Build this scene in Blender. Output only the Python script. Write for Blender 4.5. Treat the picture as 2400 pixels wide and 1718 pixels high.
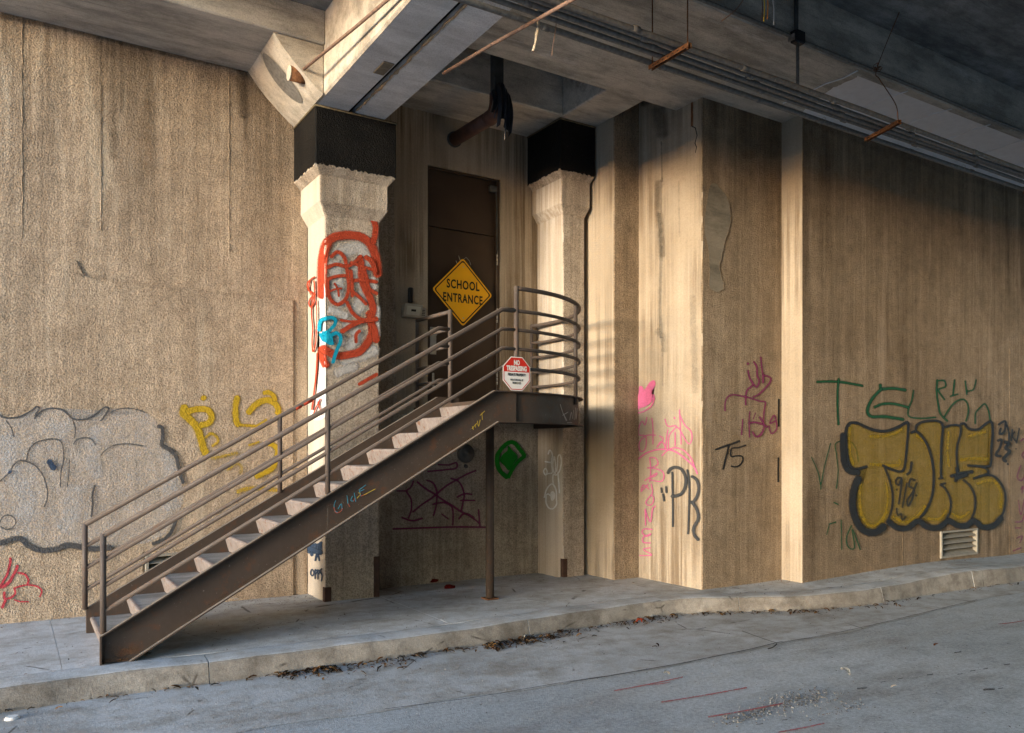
import bpy, bmesh, math, random
from mathutils import Vector, Matrix
random.seed(7)
for o in list(bpy.data.objects): bpy.data.objects.remove(o)
S = bpy.context.scene
COL = S.collection
rad = math.radians

# ------------------------------------------------------------------ camera
cam_d = bpy.data.cameras.new('camera'); cam = bpy.data.objects.new('camera', cam_d); COL.objects.link(cam)
F_PX, CX, YH, HC = 1881.0, 1200.0, 1050.0, 1.7
YAW = math.atan(1180 / 1881)
cam.location = (0, 0, HC); cam.rotation_euler = (rad(90), 0, -YAW)
cam_d.sensor_width = 36; cam_d.lens = 36 * F_PX / 2400; cam_d.shift_y = 191 / 2400
cam_d.clip_start = 0.05; cam_d.clip_end = 2000
S.camera = cam
# ------------------------------------------------------------------ light
SUN_EL, SUN_AZ = 4.8, 14.0          # degrees above the horizon; towards -Y from the -X axis
to_sun = Vector((-math.cos(rad(SUN_AZ)) * math.cos(rad(SUN_EL)), -math.sin(rad(SUN_AZ)) * math.cos(rad(SUN_EL)), math.sin(rad(SUN_EL))))
W = bpy.data.worlds.new('World'); S.world = W; W.use_nodes = True
wn = W.node_tree
sky = wn.nodes.new('ShaderNodeTexSky'); sky.sky_type = 'NISHITA'; sky.sun_disc = False
sky.sun_elevation = rad(SUN_EL); sky.sun_rotation = math.atan2(to_sun.x, to_sun.y)
sky.air_density = 1.0; sky.dust_density = 1.0; sky.ozone_density = 2.8
wn.links.new(sky.outputs[0], wn.nodes['Background'].inputs[0]); wn.nodes['Background'].inputs[1].default_value = 0.15
sun_d = bpy.data.lights.new('sun', 'SUN'); sun = bpy.data.objects.new('sun', sun_d); COL.objects.link(sun)
sun_d.energy = 0.5; sun_d.angle = rad(12); sun_d.color = (1.0, 0.945, 0.85)
sun.rotation_euler = to_sun.to_track_quat('Z', 'Y').to_euler(); sun.location = (-20, -8, 10)
# ------------------------------------------------------------------ exposure
S.view_settings.view_transform = 'Standard'; S.view_settings.look = 'None'
S.view_settings.exposure = 3.15; S.view_settings.gamma = 1; S.view_settings.use_curve_mapping = False
S.render.engine = 'CYCLES'
S.cycles.max_bounces = 6; S.cycles.diffuse_bounces = 4; S.cycles.glossy_bounces = 3; S.cycles.transparent_max_bounces = 24
S.cycles.use_denoising = True; S.cycles.caustics_reflective = False; S.cycles.caustics_refractive = False
S.cycles.sample_clamp_indirect = 6

# ------------------------------------------------------------------ survey: photo pixel -> point on a known surface
sY, cY = math.sin(YAW), math.cos(YAW)
def ray(u, v):
    a = (u - CX) / F_PX
    return Vector((sY + cY * a, cY - sY * a, (YH - v) / F_PX))
def onZ(u, v, z=0.0):
    r = ray(u, v); t = (z - HC) / r.z; return Vector((r.x * t, r.y * t, z))
def onY(u, v, Y):
    r = ray(u, v); t = Y / r.y; return Vector((r.x * t, Y, HC + r.z * t))
def onX(u, v, X):
    r = ray(u, v); t = X / r.x; return Vector((X, r.y * t, HC + r.z * t))

# ------------------------------------------------------------------ node helpers
class M:
    def __init__(s, name, rough=0.85, spec=0.3, metal=0.0):
        s.m = bpy.data.materials.new(name); s.m.use_nodes = True; s.t = s.m.node_tree
        s.b = s.t.nodes['Principled BSDF']; s.b.inputs['Roughness'].default_value = rough
        s.b.inputs['Specular IOR Level'].default_value = spec; s.b.inputs['Metallic'].default_value = metal
        s.P = s.t.nodes.new('ShaderNodeNewGeometry').outputs['Position']
    def n(s, typ): return s.t.nodes.new(typ)
    def L(s, a, b): s.t.links.new(a, b)
    def put(s, sock, v):
        if isinstance(v, bpy.types.NodeSocket): s.L(v, sock)
        elif isinstance(v, tuple) and len(v) == 3 and sock.type == 'RGBA': sock.default_value = (*v, 1)
        else: sock.default_value = v
    def vec(s, sc, off=(0, 0, 0), src=None):
        k = s.n('ShaderNodeMapping'); k.inputs['Scale'].default_value = sc; k.inputs['Location'].default_value = off
        s.L(src or s.P, k.inputs['Vector']); return k.outputs[0]
    def noise(s, scale, detail=4, rough=0.6, vec=None, dist=0.0):
        k = s.n('ShaderNodeTexNoise'); k.inputs['Scale'].default_value = scale; k.inputs['Detail'].default_value = detail
        k.inputs['Roughness'].default_value = rough; k.inputs['Distortion'].default_value = dist
        s.L(vec or s.P, k.inputs['Vector']); return k.outputs['Fac']
    def voro(s, scale, feat='F1', vec=None, smooth=None):
        k = s.n('ShaderNodeTexVoronoi'); k.feature = feat; k.inputs['Scale'].default_value = scale
        if smooth is not None: k.inputs['Smoothness'].default_value = smooth
        s.L(vec or s.P, k.inputs['Vector']); return k.outputs['Distance']
    def ramp(s, fac, *stops):
        k = s.n('ShaderNodeValToRGB'); e = k.color_ramp.elements
        while len(e) < len(stops): e.new(0.5)
        for el, (p, c) in zip(e, stops):
            el.position = p; el.color = (*c, 1) if isinstance(c, tuple) else (c, c, c, 1)
        s.put(k.inputs[0], fac); return k.outputs[0]
    def mix(s, fac, a, b, mode='MIX'):
        k = s.n('ShaderNodeMix'); k.data_type = 'RGBA'; k.blend_type = mode
        s.put(k.inputs[0], fac); s.put(k.inputs[6], a); s.put(k.inputs[7], b); return k.outputs[2]
    def math(s, op, a, b=0.0, clamp=False):
        k = s.n('ShaderNodeMath'); k.operation = op; k.use_clamp = clamp; s.put(k.inputs[0], a); s.put(k.inputs[1], b); return k.outputs[0]
    def z(s):
        k = s.n('ShaderNodeSeparateXYZ'); s.L(s.P, k.inputs[0]); return k.outputs[2]
    def color(s, c): s.put(s.b.inputs['Base Color'], c); return s
    def bump(s, h, dist=0.01, strength=1.0, after=None):
        k = s.n('ShaderNodeBump'); k.inputs['Distance'].default_value = dist; k.inputs['Strength'].default_value = strength
        s.L(h, k.inputs['Height'])
        if after: s.L(after, k.inputs['Normal'])
        s.L(k.outputs[0], s.b.inputs['Normal']); return k.outputs[0]
    def rough(s, v): s.put(s.b.inputs['Roughness'], v); return s

def stucco_height(m, k=1.0):
    return m.math('ADD', m.noise(68 * k, 3, 0.62), m.math('MULTIPLY', m.noise(8, 3, 0.6), 0.8))

def stucco(name, c1, c2, dirt, grain=1.0, streak=0.5, dist=0.026, leak=0.75):
    m = M(name, 0.92, 0.15)
    big = m.noise(0.55, 3, 0.6); mid = m.noise(2.6, 5, 0.65)
    col = m.mix(m.ramp(big, (0.35, 0.0), (0.65, 1.0)), c1, c2)
    col = m.mix(m.ramp(mid, (0.42, 0.0), (0.75, 0.45)), col, dirt)
    st = m.noise(1.0, 5, 0.7, m.vec((4.5, 4.5, 0.28)))
    sm = m.noise(0.8, 3, 0.5, m.vec((1, 1, 0.6), (3, 5, 1)))
    sf = m.math('MULTIPLY', m.ramp(st, (0.46, 0.0), (0.68, 1.0)), m.ramp(sm, (0.40, 0.15), (0.66, 1.0)))
    col = m.mix(m.math('MULTIPLY', sf, streak), col, (dirt[0] * .55, dirt[1] * .52, dirt[2] * .48))
    lk = m.noise(1.0, 5, 0.75, m.vec((2.6, 2.6, 0.10), (1, 7, 3)))       # water leaking from the deck joint
    top = m.ramp(m.math('DIVIDE', m.math('ADD', m.z(), m.math('MULTIPLY', m.noise(0.5, 2), 2.5)), 8.0), (0.52, 0.0), (0.90, 1.0))
    col = m.mix(m.math('MULTIPLY', m.math('MULTIPLY', m.ramp(lk, (0.40, 0.0), (0.62, 1.0)), top), leak), col, (dirt[0] * .40, dirt[1] * .40, dirt[2] * .40))
    blot = m.noise(6.5, 4, 0.7); col = m.mix(1.0, col, m.ramp(blot, (0.30, 0.80), (0.68, 1.10)), 'MULTIPLY')
    fine = m.noise(66, 3, 0.65)
    col = m.mix(1.0, col, m.ramp(fine, (0.36, 0.60), (0.57, 1.12)), 'MULTIPLY')
    hs = m.noise(1.0, 4, 0.7, m.vec((20, 20, 0.45))); col = m.mix(1.0, col, m.ramp(hs, (0.32, 0.80), (0.60, 1.05)), 'MULTIPLY')
    pale = m.noise(1.0, 5, 0.7, m.vec((3.2, 3.2, 0.30), (6, 2, 8))); col = m.mix(m.ramp(pale, (0.56, 0.0), (0.70, 0.45)), col, (min(.75, c2[0] * 1.35), min(.7, c2[1] * 1.38), min(.66, c2[2] * 1.45)))
    chip = m.voro(7.0); col = m.mix(m.math('MULTIPLY', m.ramp(chip, (0.03, 1.0), (0.055, 0.0)), m.ramp(mid, (0.5, 0.0), (0.6, 0.8))), col, (dirt[0] * .3, dirt[1] * .3, dirt[2] * .3))
    m.color(col)
    m.bump(stucco_height(m), dist * grain, 0.9)
    return m.m

def plaster(name, c1, c2, dirt):
    m = M(name, 0.85, 0.2)
    big = m.noise(0.7, 3, 0.6); col = m.mix(m.ramp(big, (0.35, 0.0), (0.65, 1.0)), c1, c2)
    st = m.noise(1.0, 6, 0.75, m.vec((9, 9, 0.22))); sm = m.noise(0.9, 3, 0.5, m.vec((1, 1, 0.7), (9, 2, 4)))
    sf = m.math('MULTIPLY', m.ramp(st, (0.43, 0.0), (0.58, 1.0)), m.ramp(sm, (0.40, 0.15), (0.60, 1.0)))
    col = m.mix(sf, col, dirt)
    pit = m.voro(55); col = m.mix(m.ramp(pit, (0.08, 0.55), (0.14, 0.0)), col, (dirt[0] * .6, dirt[1] * .6, dirt[2] * .6))
    col = m.mix(1.0, col, m.ramp(m.noise(80, 2, 0.6), (0.3, 0.86), (0.6, 1.04)), 'MULTIPLY')
    m.color(col); m.bump(m.math('ADD', m.noise(34, 4, 0.65), m.math('MULTIPLY', m.noise(6, 3), .8)), 0.009, 0.8); return m.m
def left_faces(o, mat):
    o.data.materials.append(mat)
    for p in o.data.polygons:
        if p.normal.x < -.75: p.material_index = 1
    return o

def concrete(name, c1, c2, stain, boards=None, dist=0.004, spots=0.3, grime=0.6):
    m = M(name, 0.88, 0.2)
    big = m.noise(0.8, 4, 0.6); mid = m.noise(4.0, 6, 0.7)
    col = m.mix(m.ramp(big, (0.35, 0.0), (0.65, 1.0)), c1, c2)
    col = m.mix(m.ramp(mid, (0.45, 0.0), (0.8, 0.6)), col, stain)
    lng = m.noise(1.0, 5, 0.7, m.vec((0.6, 7, 7)))
    col = m.mix(m.ramp(lng, (0.5, 0.0), (0.8, 0.45)), col, (stain[0] * .6, stain[1] * .6, stain[2] * .6))
    h = m.noise(30, 5, 0.7)
    if boards:                                            # board-formed lines along X, one every `boards` metres in Y and Z
        sep = m.n('ShaderNodeSeparateXYZ'); m.L(m.P, sep.inputs[0])
        yz = m.math('ADD', sep.outputs[1], sep.outputs[2]); wob = m.math('MULTIPLY', m.noise(1.3, 2), 0.05)
        fr = m.math('FRACT', m.math('DIVIDE', m.math('ADD', yz, wob), boards))
        line = m.math('MULTIPLY', m.ramp(fr, (0.0, 1.0), (0.035, 0.0)), m.ramp(m.noise(2.5, 3), (0.4, 0.2), (0.6, 1.0)))
        col = m.mix(m.math('MULTIPLY', line, 0.55), col, (0.03, 0.028, 0.025))
        h = m.math('SUBTRACT', h, line)
    gr = m.noise(1.5, 6, 0.75, m.vec((0.5, 1.6, 1.6), (4, 1, 2)))
    col = m.mix(m.ramp(gr, (0.42, 0.0), (0.60, grime)), col, (stain[0] * .35, stain[1] * .36, stain[2] * .36))
    ef = m.noise(2.2, 6, 0.75, m.vec((0.35, 2.2, 2.2), (9, 9, 1)))
    col = m.mix(m.ramp(ef, (0.60, 0.0), (0.74, 0.6)), col, (min(.8, c2[0] * 1.5), min(.8, c2[1] * 1.5), min(.8, c2[2] * 1.55)))
    fine = m.noise(120, 2, 0.6)
    col = m.mix(1.0, col, m.ramp(fine, (0.3, 1 - spots), (0.55, 1.05)), 'MULTIPLY')
    m.color(col); m.bump(h, dist, 0.8)
    return m.m

def simple(name, c, rough=0.7, var=0.15, scale=12, bump=0.0, spec=0.3, metal=0.0):
    m = M(name, rough, spec, metal)
    f = m.noise(scale, 4, 0.6)
    m.color(m.mix(m.ramp(f, (0.3, 0.0), (0.7, 1.0)), tuple(x * (1 - var) for x in c), tuple(min(1, x * (1 + var)) for x in c)))
    if bump: m.bump(m.noise(scale * 4, 3), bump, 0.7)
    return m.m

def steel_paint(name, c, rust=0.45, edge=(0.12, 0.05, 0.022), dust=0.35, dustc=(0.30, 0.27, 0.235)):
    m = M(name, 0.62, 0.35)
    f = m.noise(1.6, 5, 0.65); g = m.noise(9, 5, 0.7); k = m.noise(38, 3, 0.7)
    col = m.mix(m.ramp(f, (0.35, 0.0), (0.7, 1.0)), c, tuple(x * 1.25 for x in c))
    st = m.noise(1.0, 4, 0.7, m.vec((16, 16, 1.2)))
    col = m.mix(m.ramp(st, (0.52, 0.0), (0.8, 0.35)), col, tuple(x * 1.7 for x in c))
    col = m.mix(m.math('MULTIPLY', m.ramp(g, (0.55, 0.0), (0.68, 1.0)), rust), col, edge)
    col = m.mix(m.ramp(k, (0.66, 0.0), (0.74, 0.5)), col, dustc)
    nz = m.n('ShaderNodeSeparateXYZ'); m.L(m.n('ShaderNodeNewGeometry').outputs['Normal'], nz.inputs[0])
    up = m.math('MULTIPLY', m.ramp(nz.outputs[2], (0.55, 0.0), (0.95, 1.0)), m.ramp(g, (0.25, 0.55), (0.6, 1.0)))
    col = m.mix(m.math('MULTIPLY', up, dust * 2), col, dustc)      # dust lying on what faces up
    m.color(col); m.rough(m.ramp(g, (0.3, 0.5), (0.7, 0.8)))
    m.bump(m.noise(60, 3), 0.0012, 0.6)
    return m.m

def paint(name, c, dens=1.0, soft=0.8, bumpk=1.0, dist=0.022, rough=0.7, grain=0.55):
    """sprayed paint: solid in the middle of a stroke, breaking into the grain of the wall at its edge"""
    m = M(name, rough, 0.25)
    at = m.n('ShaderNodeAttribute'); at.attribute_name = 'cov'
    fine = m.noise(70, 3, 0.7); mid = m.noise(14, 3, 0.6)
    nz = m.math('ADD', m.math('MULTIPLY', fine, grain * 1.7), m.math('MULTIPLY', mid, 0.55))
    th = m.math('SUBTRACT', m.math('MULTIPLY', at.outputs['Fac'], 1.25 + dens), m.math('SUBTRACT', nz, grain * .35))
    a = m.math('DIVIDE', th, soft, True)
    m.color(m.mix(m.ramp(m.noise(30, 3), (0.3, 0.0), (0.7, 1.0)), tuple(x * .8 for x in c), c))
    m.bump(stucco_height(m), dist * bumpk, 0.9)
    tr = m.n('ShaderNodeBsdfTransparent'); mx = m.n('ShaderNodeMixShader')
    m.put(mx.inputs[0], a); m.L(tr.outputs[0], mx.inputs[1]); m.L(m.b.outputs[0], mx.inputs[2])
    m.L(mx.outputs[0], m.t.nodes['Material Output'].inputs[0])
    return m.m

# ------------------------------------------------------------------ mesh helpers
def link(name, me, mat=None, parent=None):
    o = bpy.data.objects.new(name, me); COL.objects.link(o)
    if mat: me.materials.append(mat)
    if parent is not None: o.parent = parent
    return o
def tag(o, label, cat, group=None):
    o['label'] = label; o['category'] = cat
    if group: o['group'] = group
    return o
def thing(name, label, cat, loc=(0, 0, 0), group=None):
    o = bpy.data.objects.new(name, None); COL.objects.link(o); o.empty_display_size = 0.1
    o.location = loc
    return tag(o, label, cat, group)
def structure(o): o['kind'] = 'structure'; return o
def stuff(o): o['kind'] = 'stuff'; return o
def lab(o, t): o['label'] = t; return o
def bm_obj(name, bm, mat, parent=None, smooth=False, origin=None):
    me = bpy.data.meshes.new(name)
    bmesh.ops.recalc_face_normals(bm, faces=bm.faces)
    if parent is not None:
        bm.transform(Matrix.Translation(-Vector(parent.location)))
    bm.to_mesh(me); bm.free()
    if smooth:
        for p in me.polygons: p.use_smooth = True
    return link(name, me, mat, parent)
def pd(name, verts, faces, mat, parent=None, smooth=False):
    bm = bmesh.new(); vs = [bm.verts.new(v) for v in verts]
    for f in faces:
        try: bm.faces.new([vs[i] for i in f])
        except ValueError: pass
    return bm_obj(name, bm, mat, parent, smooth)
def bm_box(bm, x0, x1, y0, y1, z0, z1, bev=0.0, rot=None, seg=1):
    r = bmesh.ops.create_cube(bm, size=1)
    vs = r['verts']
    bmesh.ops.scale(bm, vec=(x1 - x0, y1 - y0, z1 - z0), verts=vs)
    if bev:
        es = list({e for v in vs for e in v.link_edges})
        rr = bmesh.ops.bevel(bm, geom=es, offset=bev, segments=seg, affect='EDGES', profile=0.5)
        vs = list({v for f in rr['faces'] for v in f.verts} | {v for v in vs if v.is_valid})
    if rot is not None: bmesh.ops.rotate(bm, matrix=rot, verts=vs, cent=(0, 0, 0))
    bmesh.ops.translate(bm, vec=((x0 + x1) / 2, (y0 + y1) / 2, (z0 + z1) / 2), verts=vs)
    return vs
def box(name, x0, x1, y0, y1, z0, z1, mat, parent=None, bev=0.0, rot=None, seg=1):
    bm = bmesh.new(); bm_box(bm, x0, x1, y0, y1, z0, z1, bev, rot, seg); return bm_obj(name, bm, mat, parent)
def prism(name, prof, axis, a, b, mat, parent=None, bev=0.0):
    """extrude a 2-D outline. axis 'Y': prof=(x,z); 'X': prof=(y,z); 'Z': prof=(x,y)"""
    def P(p, t): return {'Y': (p[0], t, p[1]), 'X': (t, p[0], p[1]), 'Z': (p[0], p[1], t)}[axis]
    bm = bmesh.new()
    A = [bm.verts.new(P(p, a)) for p in prof]; B = [bm.verts.new(P(p, b)) for p in prof]
    n = len(prof); bm.faces.new(A); bm.faces.new(B[::-1])
    for i in range(n): bm.faces.new((A[i], B[i], B[(i + 1) % n], A[(i + 1) % n]))
    if bev: bmesh.ops.bevel(bm, geom=list(bm.edges), offset=bev, segments=1, affect='EDGES')
    return bm_obj(name, bm, mat, parent)
def bm_tube(bm, pts, r, seg=12, cap=True):
    pts = [Vector(p) for p in pts]; n = len(pts); rings = []
    rr = r if isinstance(r, (list, tuple)) else [r] * n
    up = None
    for i, p in enumerate(pts):
        d0 = (p - pts[i - 1]).normalized() if i else None
        d1 = (pts[i + 1] - p).normalized() if i < n - 1 else None
        t = (d0 + d1).normalized() if d0 is not None and d1 is not None else (d1 if d0 is None else d0)
        if up is None:
            up = t.orthogonal().normalized()
        up = (up - t * up.dot(t)).normalized(); sd = t.cross(up)
        k = 1.0
        if d0 is not None and d1 is not None:
            k = 1.0 / max(0.5, math.cos(d0.angle(d1) / 2))
        nrm = (d1 - d0).normalized() if d0 is not None and d1 is not None and (d1 - d0).length > 1e-4 else None
        ring = []
        for j in range(seg):
            a = 2 * math.pi * j / seg; off = up * math.cos(a) * rr[i] + sd * math.sin(a) * rr[i]
            if nrm is not None: off += nrm * off.dot(nrm) * (k - 1)
            ring.append(bm.verts.new(p + off))
        rings.append(ring)
    for A, B in zip(rings, rings[1:]):
        for j in range(seg): bm.faces.new((A[j], A[(j + 1) % seg], B[(j + 1) % seg], B[j]))
    if cap: bm.faces.new(rings[0][::-1]); bm.faces.new(rings[-1])
def tube(name, pts, r, mat, parent=None, seg=12):
    bm = bmesh.new(); bm_tube(bm, pts, r, seg); o = bm_obj(name, bm, mat, parent)
    for p in o.data.polygons: p.use_smooth = len(p.vertices) == 4
    return o
def catmull(pts, sub=6, closed=False):
    pts = [Vector(p) for p in pts]; n = len(pts)
    if n < 3: 
        return [pts[0].lerp(pts[-1], i / sub) for i in range(sub + 1)] if n == 2 else pts
    out = []
    rng = range(n if closed else n - 1)
    for i in rng:
        g = (lambda k: pts[k % n]) if closed else (lambda k: pts[min(max(k, 0), n - 1)])
        p0, p1, p2, p3 = g(i - 1), g(i), g(i + 1), g(i + 2)
        for s in range(sub):
            t = s / sub
            out.append(0.5 * ((2 * p1) + (p2 - p0) * t + (2 * p0 - 5 * p1 + 4 * p2 - p3) * t * t + (3 * p1 - p0 - 3 * p2 + p3) * t ** 3))
    if not closed: out.append(pts[-1])
    return out
def text(name, body, size, loc, rot, mat, parent, sx=1.0, bold=0.0, ext=0.0008, space=1.0):
    cu = bpy.data.curves.new(name, 'FONT'); cu.body = body; cu.size = size; cu.align_x = 'CENTER'; cu.align_y = 'CENTER'
    cu.offset = bold; cu.extrude = ext; cu.resolution_u = 3; cu.space_character = space
    t = bpy.data.objects.new(name, cu); COL.objects.link(t)
    dg = bpy.context.evaluated_depsgraph_get()
    me = bpy.data.meshes.new_from_object(t.evaluated_get(dg)); bpy.data.objects.remove(t)
    me.transform(Matrix.Translation(Vector(loc) - Vector(parent.location)) @ rot.to_4x4() @ Matrix.Diagonal((sx, 1, 1, 1)))
    me.materials.clear()
    return link(name, me, mat, parent)

# ------------------------------------------------------------------ materials
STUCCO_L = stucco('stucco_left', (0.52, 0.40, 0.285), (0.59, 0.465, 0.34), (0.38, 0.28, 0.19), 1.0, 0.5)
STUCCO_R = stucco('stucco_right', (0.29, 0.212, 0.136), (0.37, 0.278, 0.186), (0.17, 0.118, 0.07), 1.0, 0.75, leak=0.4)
STUCCO_M = stucco('stucco_recess', (0.44, 0.385, 0.31), (0.52, 0.46, 0.375), (0.28, 0.235, 0.18), 1.2, 0.5)
STUCCO_C = stucco('stucco_column', (0.50, 0.42, 0.33), (0.56, 0.48, 0.39), (0.36, 0.285, 0.21), 0.8, 0.45)
STUCCO_B = stucco('stucco_pier', (0.33, 0.245, 0.16), (0.40, 0.308, 0.21), (0.20, 0.143, 0.088), 0.9, 0.65, leak=0.5)
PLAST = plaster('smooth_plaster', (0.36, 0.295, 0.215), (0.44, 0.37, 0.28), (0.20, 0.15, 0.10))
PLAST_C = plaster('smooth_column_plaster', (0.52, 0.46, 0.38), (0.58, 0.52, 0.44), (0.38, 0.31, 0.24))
CONC_BACK = plaster('smooth_back_wall', (0.33, 0.265, 0.19), (0.40, 0.33, 0.245), (0.17, 0.125, 0.08))
CONC_BEAM = concrete('beam_concrete', (0.52, 0.485, 0.43), (0.62, 0.585, 0.52), (0.40, 0.37, 0.325), boards=0.21, dist=0.006)
CONC_BLUE = concrete('bounce_toned_concrete', (0.68, 0.70, 0.72), (0.74, 0.75, 0.76), (0.56, 0.57, 0.58), dist=0.005, grime=0.3)  # bluish light bounced off the road, put into the concrete colour
CONC_DARK = concrete('sooty_deck', (0.22, 0.225, 0.225), (0.30, 0.305, 0.305), (0.12, 0.125, 0.125), boards=0.3, dist=0.006)
CONC_PALE = concrete('pale_haunch', (0.58, 0.52, 0.43), (0.64, 0.58, 0.49), (0.45, 0.38, 0.30))
GREY_PAINT = simple('grey_paint', (0.76, 0.77, 0.80), 0.75, 0.05, 9, 0.002)
def make_black():
    m = M('black_tar_paint', 0.55, 0.15)
    g = m.noise(95, 2, 0.7); f = m.noise(3, 4)
    col = m.mix(m.ramp(f, (0.4, 0.0), (0.7, 1.0)), (0.004, 0.004, 0.004), (0.010, 0.009, 0.008))
    col = m.mix(m.ramp(g, (0.70, 0.0), (0.76, 0.75)), col, (0.35, 0.33, 0.30))  # glossy sparkle painted in as pale specks
    m.color(col); m.bump(stucco_height(m), 0.018, 0.9); return m.m
BLACK = make_black()
STEEL = steel_paint('brown_steel', (0.054, 0.038, 0.028), .6)
RAIL = steel_paint('brown_rail', (0.078, 0.060, 0.050), 0.3, dust=0.25)
def make_riser():
    m = M('worn_riser', 0.75, 0.25)
    st = m.noise(1.0, 5, 0.75, m.vec((30, 60, 3.0))); f = m.noise(7, 4, 0.6)
    col = m.mix(m.ramp(f, (0.35, 0.0), (0.65, 1.0)), (0.17, 0.14, 0.128), (0.235, 0.20, 0.185))
    col = m.mix(m.ramp(st, (0.45, 0.0), (0.75, 0.7)), col, (0.33, 0.305, 0.285))
    col = m.mix(m.ramp(m.noise(18, 4, 0.7), (0.56, 0.0), (0.64, 0.85)), col, (0.16, 0.075, 0.04))
    m.color(col); m.bump(st, 0.002, 0.5); return m.m
RISER = make_riser()
TREAD = concrete('tread_fill', (0.33, 0.32, 0.30), (0.40, 0.39, 0.37), (0.25, 0.23, 0.20), dist=0.004)
def make_rust():
    m = M('rust', 0.85, 0.2)
    f = m.noise(14, 6, 0.7)
    m.color(m.ramp(f, (0.3, (0.07, 0.03, 0.014)), (0.55, (0.17, 0.075, 0.033)), (0.75, (0.30, 0.165, 0.08)))); m.bump(m.noise(60, 4), 0.003, 0.8); return m.m
RUST = make_rust()
GUARD2 = simple('mossy_lip', (0.15, 0.12, 0.07), .9, .4, 30, .003)
GUARD = simple('brown_guard', (0.075, 0.040, 0.028), .7, .35, 14, .002)
RUST_PIPE = simple('rusty_rod', (0.22, 0.14, 0.105), 0.75, 0.3, 22, 0.001)
BROWN_PIPE = simple('brown_pipe', (0.10, 0.048, 0.034), 0.6, 0.3, 9, 0.001)
CONDUIT = simple('dusty_conduit', (0.17, 0.16, 0.145), 0.6, 0.35, 25, 0.001)
CONDUIT_D = simple('dark_conduit', (0.055, 0.058, 0.058), 0.55, 0.3, 12)
def make_door():
    m = M('brown_door_paint', 0.45, 0.4)
    f = m.noise(1.4, 4); st = m.noise(1.0, 4, 0.7, m.vec((14, 14, 0.6)))
    col = m.mix(m.ramp(f, (0.35, 0.0), (0.65, 1.0)), (0.042, 0.025, 0.015), (0.058, 0.036, 0.022))
    col = m.mix(m.ramp(st, (0.6, 0.0), (0.85, 0.35)), col, (0.11, 0.08, 0.055))
    col = m.mix(m.ramp(m.noise(45, 3, 0.7), (0.72, 0.0), (0.76, 0.6)), col, (0.25, 0.21, 0.16))
    m.color(col); m.bump(m.noise(30, 3), 0.0008, 0.5); return m.m
DOOR = make_door()
YELLOW = simple('sign_yellow', (0.80, 0.40, 0.008), 0.42, 0.05, 5, 0, 0.4)
SIGN_BLACK = simple('sign_black', (0.012, 0.012, 0.012), 0.5, 0.1, 10)
SIGN_WHITE = simple('sign_white', (0.72, 0.71, 0.68), 0.4, 0.05, 6)
SIGN_RED = simple('sign_red', (0.55, 0.03, 0.018), 0.4, 0.08, 6)
GALV = simple('grey_metal_box', (0.38, 0.36, 0.32), 0.5, 0.12, 14, 0, 0.4, 0.2)
DARK = simple('black_plastic', (0.012, 0.013, 0.016), 0.4, 0.3, 8)
PLASTIC_SHEET = simple('black_sheet', (0.018, 0.021, 0.028), 0.33, 0.4, 8, 0.004, 0.5)
VENT = simple('vent_metal', (0.30, 0.275, 0.225), 0.6, 0.15, 18, 0.0006)
HOLE = simple('dark_void', (0.012, 0.011, 0.010), 0.9, 0.1, 5)
BARE = concrete('bare_patch', (0.25, 0.215, 0.16), (0.29, 0.25, 0.19), (0.18, 0.15, 0.11), dist=0.005)
HATCH = simple('hatch_panel', (0.15, 0.115, 0.06), 0.7, 0.2, 6)
TRIM = simple('pale_trim', (0.42, 0.40, 0.33), 0.6, 0.1, 9)

def make_walk(name, c1, c2, dirt):
    m = M(name, 0.85, 0.25)
    big = m.noise(0.9, 4, 0.6); mid = m.noise(5, 6, 0.7); fine = m.noise(140, 2, 0.6)
    col = m.mix(m.ramp(big, (0.35, 0.0), (0.65, 1.0)), c1, c2)
    col = m.mix(m.ramp(mid, (0.45, 0.0), (0.68, 0.7)), col, dirt)
    bl = m.noise(1.7, 6, 0.75, m.vec((0.6, 1, 1), (2, 8, 0))); col = m.mix(m.ramp(bl, (0.48, 0.0), (0.66, 0.65)), col, (dirt[0] * .72, dirt[1] * .68, dirt[2] * .62))
    ck = m.voro(0.9, 'DISTANCE_TO_EDGE', m.vec((1, 1, 1), (5, 3, 0))); wv = m.noise(3, 4)
    col = m.mix(m.math('MULTIPLY', m.ramp(ck, (0.004, 0.8), (0.010, 0.0)), m.ramp(wv, (0.52, 0.0), (0.60, 1.0))), col, (0.07, 0.06, 0.05))
    br = m.noise(1.0, 4, 0.7, m.vec((1.2, 45, 1)))
    col = m.mix(m.ramp(br, (0.5, 0.0), (0.8, 0.25)), col, dirt)
    sp = m.voro(26); col = m.mix(m.ramp(sp, (0.06, 0.7), (0.10, 0.0)), col, (0.10, 0.085, 0.07))
    col = m.mix(1.0, col, m.ramp(fine, (0.3, 0.72), (0.6, 1.06)), 'MULTIPLY')
    m.color(col); m.bump(m.math('ADD', m.noise(45, 4, 0.7), m.math('MULTIPLY', mid, 1.5)), 0.006, 0.7); return m.m
WALK = make_walk('sidewalk_concrete', (0.50, 0.525, 0.535), (0.60, 0.625, 0.64), (0.34, 0.32, 0.29))
KERB = make_walk('kerb_concrete', (0.25, 0.23, 0.20), (0.36, 0.335, 0.295), (0.13, 0.11, 0.09))
GUTTER = make_walk('gutter_concrete', (0.44, 0.455, 0.46), (0.54, 0.555, 0.56), (0.32, 0.295, 0.255))
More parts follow.
